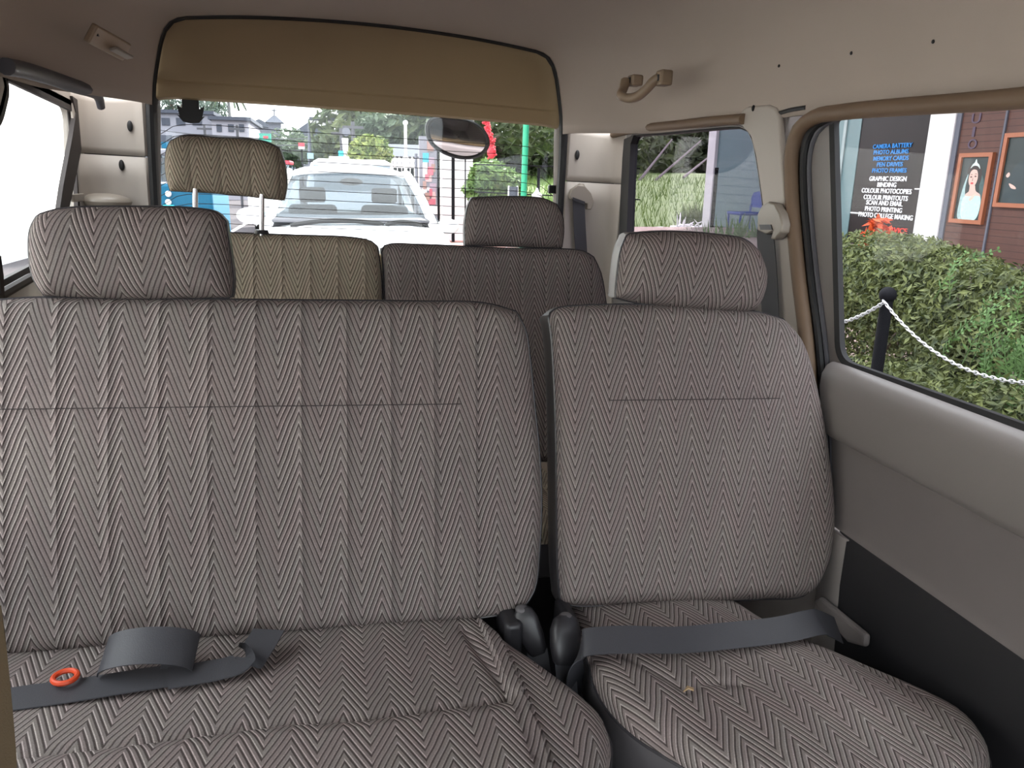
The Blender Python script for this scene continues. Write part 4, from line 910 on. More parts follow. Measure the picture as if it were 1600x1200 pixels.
bush('shrub', 'low leafy shrub under the chain at the window sill', [B(1450, 600, 1.95, (.16, .18, .07)), B(1520, 640, 1.9, (.2, .2, .09)), B(1590, 650, 1.8, (.2, .2, .10)), B(1380, 580, 2.1, (.16, .2, .05))], 8000, .015, M['leaf_hedge'], (1.9, 1.75, gz(1.9)), 'clipped shrubs beside the van', 9, 5)
# light feathery plant
r = thing('feathery_shrub', 'light green feathery shrub at the far right of the window', 'bush', tuple(np.r_[ox(1600, 520, 1.95)[:2], gz(1.95)]), OUT)
gg = np.random.default_rng(9); mbs = MB(); mbl = MB(); base = np.array(LOC[r])
for i in range(46):
    tip = ox(1600+gg.normal()*34, 520+gg.normal()*44, 1.95+gg.normal()*.10); st = tip+np.array([gg.normal()*.05, gg.normal()*.08, -.16])
    mid = (st+tip)/2+np.array([-.02, gg.normal()*.02, .03]); cc = catmull([st, mid, tip], 12); mbs.tube(cc, .0016, 4)
    for k in range(2, 12):
        T = nrm(cc[min(k+1, 11)]-cc[k-1]); S = nrm(np.cross(T, gg.normal(size=3)*.4+np.array([-1, 0, .5])))
        for s_ in (1, -1):
            d = nrm(S*s_+T*.6); e = cc[k]+d*.032*(1.15-k/14); w = np.cross(d, nrm(np.cross(S, T)))*.0042
            b0 = len(mbl.v); mbl.v += [tuple(cc[k]), tuple((cc[k]+e)/2+w), tuple(e), tuple((cc[k]+e)/2-w)]; mbl.f.append((b0, b0+1, b0+2, b0+3))
for i in range(6):
    mbs.tube([base+gg.normal(size=3)*np.array([.04, .04, 0]), ox(1600+gg.normal()*20, 540+gg.normal()*20, 1.95)], [.008, .003], 6)
mbl.make('foliage', M['leaf_light'], r, smooth=False); mbs.make('stem', M['leaf_light'], r)
q = ox(1372, 366, 3.3); r = thing('croton_plant', 'red and orange leaved plant behind the tall shrub', 'plant', (q[0], q[1], gz(3.3)), OUT)
leaves([(tuple(q), (.07, .09, .10)), (tuple(ox(1362, 376, 3.3)), (.10, .10, .06))], 220, .035, 8).make('foliage', M['leaf_red'], r, smooth=False); MB().tube([(q[0], q[1], gz(3.3)), tuple(q)], [.012, .006], 6).make('stem', M['bark'], r)
# chain and posts
def post(px, py, X, label, y=None):
    t_ = ox(px, py, X) if y is None else np.array([X, y, ox(1386, 466, X)[2]])
    r = thing('bollard', label, 'post', (t_[0], t_[1], gz(X)), OUT)
    MB().tube([(t_[0], t_[1], gz(X)), (t_[0], t_[1], t_[2]-.02)], [.020, .019], 14).make('post', M['darkmetal'], r)
    MB().ell((t_[0], t_[1], t_[2]-.01), (.027, .027, .026), 16, 8).make('finial', M['darkmetal'], r); return t_
XCn = 1.72
t1 = post(1388, 456, XCn, 'black chain post standing before the tall shrub')
def chain(a, b, sag, label, n):
    r = thing('chain', label, 'chain', tuple(a), OUT); pts = [a*(1-s)+b*s-np.array([0, 0, sag*4*s*(1-s)]) for s in np.linspace(0, 1, 200)]
    cc = catmull(pts, n); L = np.linalg.norm(cc[1]-cc[0])
    T = nrm(cc[1]-cc[0]); ring = []
    for i in range(n):
        T = nrm(cc[min(i+1, n-1)]-cc[max(i-1, 0)]); S = nrm(np.cross(T, (1, 0, .3) if i % 2 else (.2, 0, 1)))
        ps = []
        for an in np.linspace(0, 2*math.pi, 13)[:-1]: ps.append(cc[i]+T*L*.72*math.cos(an)+S*L*.36*math.sin(an))
        MB().tube(ps, L*.115, 6, closed=True).make('link', M['chain'], r)
a = ox(1382, 472, XCn-.05); low = ox(1535, 586, XCn-.05); span = (a[1]-low[1])*2
b = a+np.array([0, -span, 0]); b[2] = a[2]
chain(a, b, a[2]-low[2], 'pale steel chain sagging along the shrubs toward the camera', 62)
a2 = ox(1379, 474, XCn-.03); chain(a2, a2+np.array([0, span, 0]), (a[2]-low[2])*1.05, 'steel chain sagging behind the chain post toward the rear', 62)
# low plants under the pale blue glazing
def tuft(label, px, py, X, n, h, sp, mat=None, seed=0, group=None):
    c = ox(px, py, X); r = thing('leafy_plant', label, 'plant', (c[0], c[1], c[2]-.5), OUT, group); g = np.random.default_rng(seed); mb = MB()
    for i in range(n):
        b = c+np.array([g.normal()*sp, g.normal()*sp, -.5+0*g.random()]); d = nrm(g.normal(size=3)*np.array([.5, .5, 0])+np.array([0, 0, 1.6])); ln = (.5+h)*(.65+.4*g.random()); e = b+d*ln; w = np.cross(d, g.normal(size=3)); w = nrm(w)*.022
        m = (b+e)/2; k = len(mb.v); mb.v += [tuple(b), tuple(m+w), tuple(e), tuple(m-w)]; mb.f.append((k, k+1, k+2, k+3))
    mb.make('foliage', mat or M['grass'], r, smooth=False); return r
tuft('leafy green plant below the blue chair', 1172, 346, 6.2, 120, .14, .28, M['leaf_light'], 1)
tuft('low green plant at the foot of the white corner pillar', 1130, 358, 6.4, 90, .10, .25, M['leaf_light'], 2)
tuft('tall dark green grassy plant left of the white corner pillar', 1092, 330, 8.5, 130, .30, .25, M['leaf_tree'], 3)
# heap of pale branches
c = ox(1072, 344, 7.2); mb = MB(); g = np.random.default_rng(4)
for i in range(46):
    d = nrm(g.normal(size=3)*np.array([.8, .8, .35])+np.array([0, 0, .2])); p = c+g.normal(size=3)*np.array([.22, .25, .03])-np.array([0, 0, .18]); mb.tube([p, p+d*.18, p+d*.34+np.array([0, 0, -.06])], [.02, .016, .006], 5)
mb.tube([(c[0], c[1], c[2]-.9), (c[0], c[1], c[2]-.1)], .06, 8)
solo('cut_branch_pile', mb, M['white'], 'heap of pale cut branches before the white corner pillar', 'branches', OUT)
c = ox(1117, 372, 6.9); mb = MB(); mb.ell((c[0], c[1], c[2]-.1), (.28, .32, .20)); solo('boulder', mb, plain('pinkish_stone', (.36, .28, .30), .7), 'smooth pinkish boulder at the foot of the white corner pillar', 'rock', OUT)
# --- trees behind the lawn
def tree(label, px, py, Y, rad, mat, n=2600, size=.28, seed=0, blobs=5, flat=.8, trunk=True, group='trees along the street'):
    g = np.random.default_rng(seed); c = oy(px, py, Y); k = [(tuple(c+g.normal(size=3)*np.array([rad*.5, rad*.4, rad*.32*flat])), tuple(rad*(.45+.3*g.random())*np.array([1, 1, flat]))) for _ in range(blobs)]
    r = thing('tree', label, 'tree', (c[0], c[1], GR), OUT, group); leaves(k, n, size, seed).make('crown', mat, r, smooth=False)
    mb = MB().tube(catmull([(c[0], c[1], GR), (c[0]+.2, c[1], (GR+c[2])/2), tuple(c)], 8), list(np.linspace(.05*rad+.08, .04*rad, 8)), 8)
    for b, _ in k[:4]: mb.tube([np.array(c)-np.array([0, 0, rad*.5]), np.array(b)], [.03*rad, .012*rad], 6)
    mb.make('trunk', M['bark'], r); return r
tree('dark tree crown above the white picket fence, nearest the header', 590, 200, 30, 2.6, M['leaf_tree'], 3200, .26, 1)
tree('blue-green tree behind the yellow-green bush', 600, 215, 27, 1.3, M['leaf_teal'], 1800, .16, 2)
tree('dark tree behind the round mirror', 690, 195, 28, 2.8, M['leaf_dark'], 3000, .26, 3)
tree('dark tree left of the green pole', 775, 215, 30, 3.0, M['leaf_dark'], 3200, .26, 4)
tree('dark tree right of the green pole', 850, 215, 32, 3.2, M['leaf_dark'], 3200, .28, 5)
tree('dark tree behind the rear pillar of the van', 925, 222, 33, 2.6, M['leaf_dark'], 2600, .34, 6)
tree('dark tree at the left end of the tinted window', 1000, 232, 45, 3.6, M['leaf_dark'], 3400, .30, 7)
tree('dark tree at the middle of the tinted window', 1060, 226, 37, 2.9, M['leaf_dark'], 3600, .32, 8)
tree('dark tree beside the white corner pillar', 1112, 230, 48, 4.0, M['leaf_dark'], 3400, .32, 9)
tree('small tree behind the rickshaw sign, under the church tower', 458, 232, 40, 1.35, M['leaf_teal'], 1500, .14, 10)
tree('small tree beside the lamp post with the arm', 502, 240, 38, 1.3, M['leaf_teal'], 1500, .14, 11)
tree('small tree behind the white signpost', 524, 226, 36, 1.0, M['leaf_teal'], 1000, .12, 12)
tree('pale tree top at the upper left of the rear window', 268, 160, 62, 2.2, M['leaf_pale'], 900, .22, 13)
tree('pale tree top behind the black printed mask', 328, 164, 62, 1.3, M['leaf_pale'], 600, .2, 14)
for i, (a, b) in enumerate((((1015, 262), (1050, 218)), ((1040, 268), (1095, 220)), ((1082, 266), (1112, 242)))):
    p, q = oy(*a, 30), oy(*b, 31); p2 = p+(p-q)*.5; p2[2] = max(p2[2], GR); mb = MB().tube([p+(p-q)*.45, p, q], [.06, .05, .03], 8)  # pale streaks added in place of the diagonal reflection in the tinted window
    solo('reflection_streak', mb, plain('pale_streak', (.16, .13, .14), .9), ('pale leaning reflection streak, left of three behind the tinted window', 'pale leaning reflection streak, middle of three behind the tinted window', 'pale leaning reflection streak beside the white corner pillar')[i], 'reflection streak', OUT, group='leaning reflection streaks')
bush('yellow_green_bush', 'round yellow-green bush left of the white picket fence', [(tuple(oy(580, 238, 21)), (.55, .5, .45)), (tuple(oy(575, 250, 21)), (.6, .5, .4))], 1800, .09, leafmat('bush_leaf', (.05, .10, .02), (.22, .24, .06), sc=4), (oy(580, 240, 21)[0], 21, GR), None, 6, 20)
bush('garden_bush', 'leafy green bush between the white wall and the green pole', [(tuple(oy(765, 275, 14.5)), (.38, .4, .30)), (tuple(oy(752, 295, 14.5)), (.34, .4, .25)), (tuple(oy(790, 290, 14.6)), (.4, .4, .28))], 2400, .085, leafmat('garden_leaf', (.04, .09, .025), (.17, .26, .07), sc=4), (oy(765, 290, 14.5)[0], 14.5, GR+.1), None, 8, 21)
# --- white car behind
cp = oy(551, 352, 7.0); CX = cp[0]; CY = cp[1]-1.28; CZ = GR
car = thing('white_car', 'white saloon car close behind the rear window', 'car', (CX, CY, CZ), OUT)
cl = cp[2]-CZ; rz = oy(545, 262, 9.0)[2]-CZ
def csec(y, hw_, zt, zb, r=.12, crown=.03):
    pts = []
    for x, z in ((-1, zb), (-1.02, zb+(zt-zb)*.5), (-1.0, zt-.10), (-.93, zt-.02), (-.6, zt+crown*.6), (0, zt+crown), (.6, zt+crown*.6), (.93, zt-.02), (1.0, zt-.10), (1.02, zb+(zt-zb)*.5), (1, zb)): pts.append((CX+x*hw_, CY+y, CZ+z))
    return pts
st = [(0, .66, cl-.36, .30), (.08, .74, cl-.28, .22), (.35, .80, cl-.17, .18), (.8, .83, cl-.07, .18), (1.22, .84, cl-.02, .18), (1.6, .85, cl-.02, .18), (3.2, .85, cl, .18), (3.7, .84, cl, .18), (4.2, .80, cl-.03, .2), (4.36, .74, cl-.2, .25)]
MB().loft([csec(*s_) for s_ in st], True, True).make('body', M['carwhite'], car)
w0 = [oy(*p, 7.0)[0]-CX for p in ((430, 350), (670, 360))]
hb, ht = (w0[1]-w0[0])/2+.02, .54
wsb = [(CX+x, CY+1.20+.12*(abs(x)/hb)**2, CZ+cl+.02-.0*abs(x)) for x in np.linspace(-hb, hb, 13)]
wst = [(CX+x, CY+1.98+.10*(abs(x)/ht)**2, CZ+rz-.055-.03*(abs(x)/ht)**2) for x in np.linspace(-ht, ht, 13)]
MB().loft([[tuple(np.array(a)*(1-f)+np.array(b)*f+np.array([0, -.05*4*f*(1-f)*.5, .05*f*(1-f)*2])) for a, b in zip(wsb, wst)] for f in np.linspace(0, 1, 8)], False, False).make('windscreen', M['windscreen'], car)
rf = []
for y, hh, z in ((1.96, .555, rz-.05), (2.1, .56, rz-.02), (2.5, .57, rz), (3.0, .57, rz-.01), (3.35, .56, rz-.05)):
    rf.append([(CX+x*hh, CY+y+(.10*abs(x)**2 if y < 2.05 else 0), CZ+z-.035*abs(x)**2-.05*abs(x)**8) for x in np.linspace(-1.06, 1.06, 15)])
MB().loft(rf, False, False).make('roof', M['carwhite'], car, solid=.03)
for s_ in (1, -1):
    q = lambda f: np.array(wsb[-1 if s_ > 0 else 0])*(1-f)+np.array(wst[-1 if s_ > 0 else 0])*f+np.array([s_*.02, .02, .01])
    MB().tube(catmull([q(-.05), q(.33)+np.array([0, -.02, .02]), q(.66)+np.array([0, -.02, .02]), q(1.0), (CX+s_*.58, CY+2.6, CZ+rz-.08), (CX+s_*.60, CY+3.3, CZ+rz-.12), (CX+s_*.76, CY+3.9, CZ+cl)], 40), .042, 8).make('pillar', M['carwhite'], car)
    mb = MB(); mb.loft([[(CX+s_*.83, CY+1.5, CZ+cl-.03), (CX+s_*.84, CY+2.6, CZ+cl-.03), (CX+s_*.83, CY+3.8, CZ+cl-.02)], [(CX+s_*.59, CY+2.15, CZ+rz-.10), (CX+s_*.60, CY+2.7, CZ+rz-.09), (CX+s_*.60, CY+3.25, CZ+rz-.12)]], False, False); mb.make('side_window', M['windscreen'], car)
    mc = oy(*((700, 354) if s_ > 0 else (389, 337)), 7.15)
    mb = MB(); mb.ell(tuple(mc), (.105, .07, .07)); mb.tube([tuple(mc), (CX+s_*.80, mc[1], CZ+cl)], .03, 8); m_ = mb.make('door_mirror', M['carwhite'], car)
    for yy in (.75, 3.5):
        w_ = MB(); w_.tube([(CX+s_*.70, CY+yy, CZ+.31), (CX+s_*.86, CY+yy, CZ+.31)], .31, 24); w_.make('wheel', M['black'], car)
    MB().ell((CX+s_*.55, CY+.10, CZ+cl-.38), (.18, .08, .07)).make('headlamp', M['glass'], car)
MB().loft([[(CX+x, CY+3.4, CZ+rz-.06) for x in (-.56, 0, .56)], [(CX+x, CY+3.95, CZ+cl) for x in (-.72, 0, .72)]], False, False).make('rear_window', M['windscreen'], car)
MB().loft([[(p[0], p[1]-.03, p[2]+.012) for p in wsb], [(p[0]*1.0, p[1]+.16, p[2]+.055) for p in wsb]], False, False).make('cowl', M['cargrey'], car, solid=.02)
MB().box((CX-.72, CY+1.42, CZ+cl-.05), (CX+.72, CY+3.7, CZ+cl+.04)).make('dashboard', M['cabin'], car, bevel=.04)
for sx in (-.36, .36):
    MB().box((CX+sx-.24, CY+2.45, CZ+cl-.1), (CX+sx+.24, CY+2.6, CZ+cl+.13)).make('front_seat', M['cabin'], car, bevel=.05); MB().box((CX+sx-.13, CY+2.5, CZ+cl+.15), (CX+sx+.13, CY+2.58, CZ+cl+.30)).make('head_restraint', M['cabin'], car, bevel=.03)
MB().ell((CX+.02, CY+2.05, CZ+rz-.14), (.11, .02, .035)).make('rear_view_mirror', M['darkmetal'], car)
for pts in (((455, 350), (500, 344), (540, 343), (598, 348)), ((600, 349), (625, 345), (657, 350))):
    P3 = [oy(*p, 6.98) for p in pts]; P3 = [p+np.array([0, -.17, .0]) for p in P3]; MB().tube(catmull(P3, 16), [.012]+[.022]*14+[.010], 6).make('wiper', M['black'], car)
# white van farther back
c = oy(530, 250, 17); vn = thing('white_van', 'white vehicle roof showing beyond the white car', 'van', (c[0], 17, GR), OUT)
zt_ = oy(530, 249, 17)[2]; xa, xb = oy(478, 250, 17)[0], oy(618, 255, 17)[0]
rg = [[(xa+dx, y, z) for dx, z in ((0, GR+.2), (0, zt_-.5), (.1, zt_-.08), (.25, zt_), (xb-xa-.25, zt_), (xb-xa-.1, zt_-.08), (xb-xa, zt_-.5), (xb-xa, GR+.2))] for y in (16.6, 17, 20.5)]
MB().loft(rg).make('body', M['carwhite'], vn, bevel=.05); mb = MB(); mb.box((xa+.15, 16.57, zt_-.62), (xb-.15, 16.61, zt_-.12)); mb.make('windscreen', M['windscreen'], vn, smooth=False)
a, b = oy(514, 244, 17.5), oy(546, 258, 17.5); MB().box((a[0], 17.5, b[2]), (b[0], 18.3, a[2])).make('roof_box', M['carwhite'], vn, bevel=.02)
for sx in (xa+.1, xb-.3):
    for yy in (17.2, 20): MB().tube([(sx, yy, GR+.3), (sx+.2, yy, GR+.3)], .3, 18).make('wheel', M['black'], vn)
# auto rickshaw
Yk = 12.5; rk = thing('auto_rickshaw', 'blue three-wheeled rickshaw beside the raised headrest', 'rickshaw', (oy(285, 300, Yk)[0], Yk, GR), OUT)
u = lambda px, py, Y=Yk: oy(px, py, Y)
mb = MB(); a, b = u(243, 287), u(334, 330); mb.loft([[(a[0]-.1, y, GR+.25), (b[0], y, GR+.25), (b[0], y, a[2]-.1), (b[0]-.08, y, a[2]), (a[0], y, a[2]), (a[0]-.1, y, a[2]-.1)] for y in (Yk, Yk+.6, Yk+1.9)]); mb.make('body', M['carblue'], rk, bevel=.04)
a, b = u(240, 235), u(328, 244); MB().box((a[0]-.05, Yk+.1, b[2]), (b[0], Yk+2, a[2]+.03)).make('canopy', M['offwhite'], rk, bevel=.03)
for px in (246, 328): 
    p = u(px, 240); MB().tube([p+np.array([0, .15, 0]), u(px, 290)], .025, 8).make('canopy_post', M['darkmetal'], rk)
a, b = u(247, 246), u(326, 285); MB().box((a[0], Yk+.12, b[2]), (b[0], Yk+.14, a[2])).make('windscreen', M['windscreen'], rk, smooth=False)
for py in (303, 316): MB().ell(tuple(u(263, py, Yk-.03)), (.045, .03, .045)).make('lamp', M['white'], rk)
MB().box(tuple(u(253, 330, Yk-.05)), tuple(u(274, 320, Yk+.05))).make('mudguard', M['cyan'], rk, bevel=.02)
for dx in (.0,): MB().tube([(u(263, 340)[0]-.06, Yk, GR+.22), (u(263, 340)[0]+.06, Yk, GR+.22)], .22, 16).make('wheel', M['black'], rk)
for px in (250, 325): MB().tube([(u(px, 340)[0]-.06, Yk+1.6, GR+.22), (u(px, 340)[0]+.06, Yk+1.6, GR+.22)], .22, 16).make('wheel', M['black'], rk)
Ys = 15; a, b = oy(220, 262, Ys), oy(246, 320, Ys); vk = thing('white_pickup', 'white vehicle with a red tail mark left of the rickshaw', 'vehicle', (a[0], Ys, GR), OUT)
MB().box((a[0]-.9, Ys, GR+.3), (b[0], Ys+2.2, a[2]-.25)).make('body', M['offwhite'], vk, bevel=.05); MB().box((a[0]-.8, Ys+.1, a[2]-.25), (b[0]-.05, Ys+1.6, a[2]+.3)).make('cab', M['windscreen'], vk, bevel=.05)
MB().box(tuple(oy(227, 292, Ys-.02)), tuple(oy(237, 286, Ys+.02))).make('tail_lamp', M['red'], vk, smooth=False); MB().box(tuple(oy(236, 281, Ys-.02)), tuple(oy(244, 274, Ys+.02))).make('sticker', M['cyan'], vk, smooth=False)
for sx in (a[0]-.6, b[0]-.2): MB().tube([(sx, Ys+.4, GR+.3), (sx+.15, Ys+.4, GR+.3)], .3, 16).make('wheel', M['black'], vk)
# red car sliver beyond the headrest
a, b = oy(444, 252, 20), oy(465, 275, 20); rc_ = thing('red_car', 'red roofed car between the raised headrest and the white car', 'car', ((a[0]+b[0])/2, 20, GR), OUT)
MB().box((a[0]-.9, 20, GR+.25), (b[0]-.1, 23.5, b[2])).make('body', M['carwhite'], rc_, bevel=.08); MB().box((a[0]-.7, 20.6, b[2]), (b[0]-.2, 22.8, a[2]-.06)).make('cabin', M['windscreen'], rc_, bevel=.05); MB().box((a[0]-.7, 20.6, a[2]-.06), (b[0]-.2, 22.8, a[2]+.04)).make('roof', M['red'], rc_, bevel=.03)
for sx in (a[0]-.8, b[0]-.35): MB().tube([(sx, 20.6, GR+.3), (sx+.2, 20.6, GR+.3)], .3, 16).make('wheel', M['black'], rc_)
# --- right of the car: fence, wall, posters, poles
Yw = 17; a, b = oy(691, 225, Yw), oy(737, 377, Yw)
gw = thing('gate_wall', 'white gate wall with a dark pole before it, under the round mirror', 'wall', (a[0], Yw, GR+.1), OUT)
MB().box((a[0], Yw, GR+.1), (b[0]+.02, Yw+.4, 2.4)).make('wall', M['white'], gw, smooth=False, bevel=.01)
mb = MB(); q_ = oy(708, 378, Yw-.3); mb.tube([(q_[0], q_[1], GR+.11), oy(708, 215, Yw-.3)], .035, 8); solo('dark_pole', mb, M['darkmetal'], 'dark pole standing before the white gate wall', 'pole', OUT)
mb = MB(); q_ = oy(685.5, 340, Yw-.5); mb.tube([(q_[0], q_[1], GR+.11), oy(684, 225, Yw-.5)], .022, 8); solo('thin_pole', mb, M['darkmetal'], 'thin dark pole at the poster board edge', 'pole', OUT)
mb = MB(); q_ = oy(651, 310, Yw-.6); mb.tube([(q_[0], q_[1], GR+.11), oy(650, 240, Yw-.6)], .03, 8); solo('grey_pole', mb, M['greywall'], 'grey pole left of the poster board', 'pole', OUT)
a, b = oy(655, 236, Yw-.2), oy(685, 340, Yw-.2); pbd = thing('poster_board', 'pale board covered with small posters behind the car mirror', 'board', ((a[0]+b[0])/2, Yw-.2, GR+.1), OUT)
MB().box((a[0], Yw-.2, GR+.1), (b[0], Yw-.12, a[2]+.3)).make('board', M['offwhite'], pbd, smooth=False)
g = np.random.default_rng(3); cols = [plain('poster_%s' % n_, c_, .7) for n_, c_ in (('pink', (.55, .36, .36)), ('pale', (.62, .58, .60)), ('mauve', (.32, .24, .30)), ('red', (.45, .12, .16)), ('teal', (.05, .32, .42)), ('brown', (.30, .18, .16)))]
for i in range(26):
    x = a[0]+.02+g.random()*(b[0]-a[0]-.16); z = b[2]-.2+g.random()*(a[2]+.25-b[2]); w_, h_ = .06+.10*g.random(), .08+.16*g.random()
    MB().box((x, Yw-.21-.0007*i, z), (x+w_, Yw-.2005-.0007*i, z+h_)).make('poster', cols[int(g.integers(6))] if i > 3 else cols[i % 3], pbd, smooth=False)
Yf = 21; a, b = oy(598, 240, Yf), oy(658, 275, Yf); fe = thing('picket_fence', 'white picket fence right of the white car roof', 'fence', ((a[0]+b[0])/2, Yf, GR), OUT)
MB().box((a[0], Yf, GR), (b[0]+.1, Yf+.08, oy(620, 262, Yf)[2])).make('base_wall', M['white'], fe, smooth=False)
for i in range(9):
    x = a[0]+.05+i*(b[0]-a[0]-.05)/8.5; z1 = oy(620, 244, Yf)[2]; MB().prism([(x, Yf, GR), (x+.09, Yf, GR), (x+.09, Yf, z1-.06), (x+.045, Yf, z1), (x, Yf, z1-.06)], (0, .04, 0)).make('picket', M['white'], fe, smooth=False)
for py in (250, 259):
    z = oy(620, py, Yf)[2]; MB().box((a[0], Yf+.04, z-.03), (b[0]+.1, Yf+.07, z+.03)).make('rail', M['white'], fe, smooth=False)
a, b = oy(603, 224, 22.4), oy(660, 248, 22.4); shd = thing('shed', 'low shed with grey roof behind the white picket fence', 'shed', ((a[0]+b[0])/2, 22.4, GR), OUT)
MB().box((a[0]+.1, 22.6, GR), (b[0]+.3, 24.2, b[2]+.1)).make('wall', M['offwhite'], shd, smooth=False); MB().prism([(a[0]-.05, 22.3, b[2]+.05), (b[0]+.4, 22.3, b[2]+.05), (b[0]+.3, 23.6, a[2]), (a[0]+.1, 23.6, a[2])], (0, .3, .04)).make('roof', M['greyroof'], shd, smooth=False)
mb = MB(); q_ = oy(633, 290, 16); mb.tube([(q_[0], 16, GR+.11 if q_[0] > 1.35 else GR), oy(633.5, 195, 16)], .03, 8); r = solo('white_topped_pole', mb, M['white'], 'slim white pole with a round top before the picket fence', 'pole', OUT)
q = MB().ell(tuple(oy(633.5, 192, 16)), (.05, .05, .05)).make('knob', M['white'], r)
mb = MB(); mb.tube([oy(816, 330, 11.5), oy(822, 175, 11.5)], .046, 12); r = thing('green_pole', 'bright green painted pole near the rear window corner', 'pole', tuple(np.r_[oy(816, 330, 11.5)[:2], GR+.1]), OUT)
a = oy(814, 420, 11.5); MB().tube([(a[0], 11.5, GR+.1), oy(818, 310, 11.5), oy(823, 170, 11.5)], .046, 12).make('pole', M['green'], r)
Yg = 12; c0, c1 = oy(759, 180, Yg), oy(768, 243, Yg); g = np.random.default_rng(6); mb = MB()
r = thing('red_garland', 'red hanging garland beside the round mirror', 'decoration', tuple(c1), OUT)
pth_ = catmull([c0, oy(763, 205, Yg), oy(768, 225, Yg), c1], 40); mb.tube(pth_, .008, 5)
for p in pth_:
    for _ in range(6): mb.ell(p+g.normal(size=3)*.025, (.016, .016, .016), 6, 4)
mb.make('flowers', M['red'], r); mb = MB(); mb.ell(c1+np.array([0, 0, .05]), (.07, .05, .10)); mb.make('tassel', M['red'], r)
MB().tube([(c0[0]-.3, Yg+.05, GR+.1), (c0[0]-.3, Yg+.05, c0[2]+.5), (c0[0], Yg, c0[2]+.5), tuple(c0)], .012, 6).make('hook_pole', M['darkmetal'], r)
# railings on the lawn
rl_ = thing('railing', 'thin dark railing along the lawn', 'fence', (4, 13, GR+.1), OUT)
for px in (842, 880): 
    p = oy(px, 262, 13); MB().tube([(p[0], 13, GR+.1), (p[0], 13, p[2])], .025, 8).make('post', M['darkmetal'], rl_)
pl0, pl1 = oy(741, 258, 13), oy(1120, 270, 13)
for py0, py1 in ((257, 263.5), (300, 312)): MB().tube([oy(741, py0, 13), (oy(1000, py1, 13))], .012, 6).make('rail', M['darkmetal'], rl_)
for px in (988, 1120): 
    p = oy(px, 262, 13.); MB().tube([(p[0], 13, GR+.1), (p[0], 13, p[2])], .035, 8).make('post', M['darkmetal'], rl_)
q = oy(803, 300, 10.5); cb_ = thing('folding_sign', 'small grey easel sign below the green pole', 'sign', (q[0], q[1], GR+.1), OUT)
for s_ in (-1, 1): MB().tube([(q[0]+s_*.10, 10.5, GR+.1), (q[0]+s_*.06, 10.55, q[2]+.08)], .012, 6).make('leg', M['white'], cb_)
MB().box((q[0]-.06, 10.53, q[2]-.1), (q[0]+.06, 10.55, q[2]+.07)).make('board', M['greyroof'], cb_, smooth=False)
q = oy(839, 302, 10.5); mb = MB(); mb.loft([[(q[0]+r_*math.cos(a), 10.5+r_*math.sin(a), z) for a in np.linspace(0, 6.28, 13)[:-1]] for r_, z in ((.07, GR+.1), (.06, q[2]-.1), (.075, q[2]-.02), (.03, q[2]+.02), (.01, q[2]+.07))]); solo('garden_ornament', mb, M['white'], 'small white pointed ornament on the lawn by the railing post', 'ornament', OUT)
# --- round rear mirror outside the tailgate glass
Ym = 2.42
mo = [aty(*p, Ym) for p in ((664, 198), (668, 188), (680, 183), (700, 184), (730, 188), (750, 198), (762, 212), (766, 224), (762, 237), (750, 246), (730, 249), (705, 244), (680, 231), (668, 216))]
mc = np.mean(mo, 0); mo = catmull(mo, 60, closed=True); rm = thing('rear_mirror', 'round convex mirror with dark rim hanging outside the tailgate glass', 'mirror', tuple(mc))
tl = np.array([.0, -.18, -.10]); rel = mo-mc; 
def mring(k, d): return [tuple(mc+r_*k+np.array([0, 1, 0])*(d)+np.array([0, -.60, 0])*(r_[2]*k)) for r_ in rel]
rim = MB(); rim.loft([mring(.86, .0), mring(.93, -.008), mring(1.0, -.002), mring(1.0, .014), mring(.9, .03), mring(.55, .05), mring(.1, .055)], True, False); rim.make('housing', M['black'], rm)
mir = NT('mirror_glass'); M['mirror'] = mir.bsdf((.40, .335, .325), .04, 1.0)
mf = MB(); mf.loft([mring(k, -.010*(1-k*k)) for k in (.87, .8, .6, .4, .2, .02)], True, False); mf.make('mirror_glass', M['mirror'], rm)
p0 = aty(745, 200, Ym+.02); MB().tube(catmull([mc+np.array([.01, .045, .01]), p0+np.array([-.01, .03, .03]), aty(722, 176, 2.40), np.array([aty(715, 160, 2.34)[0], 2.32, 1.47])], 20), .010, 8).make('arm', M['carwhite'], rm)
# the van's own tail below and above the glass, outside
struct('van_tail', MB().box((XC-.72, 2.285, -.05), (XC+.72, 2.33, 1.0)), M['carwhite'], 'outer skin of the tailgate below its window', bevel=.03)
struct('van_tail_top', MB().box((XC-.68, 2.275, 1.41), (XC+.68, 2.325, 1.70)), M['carwhite'], 'outer skin of the tailgate above its window', bevel=.02)
struct('bumper', MB().box((XC-.76, 2.27, -.02), (XC+.76, 2.44, .16)), M['plastic'], 'dark rear bumper of the van', bevel=.03)
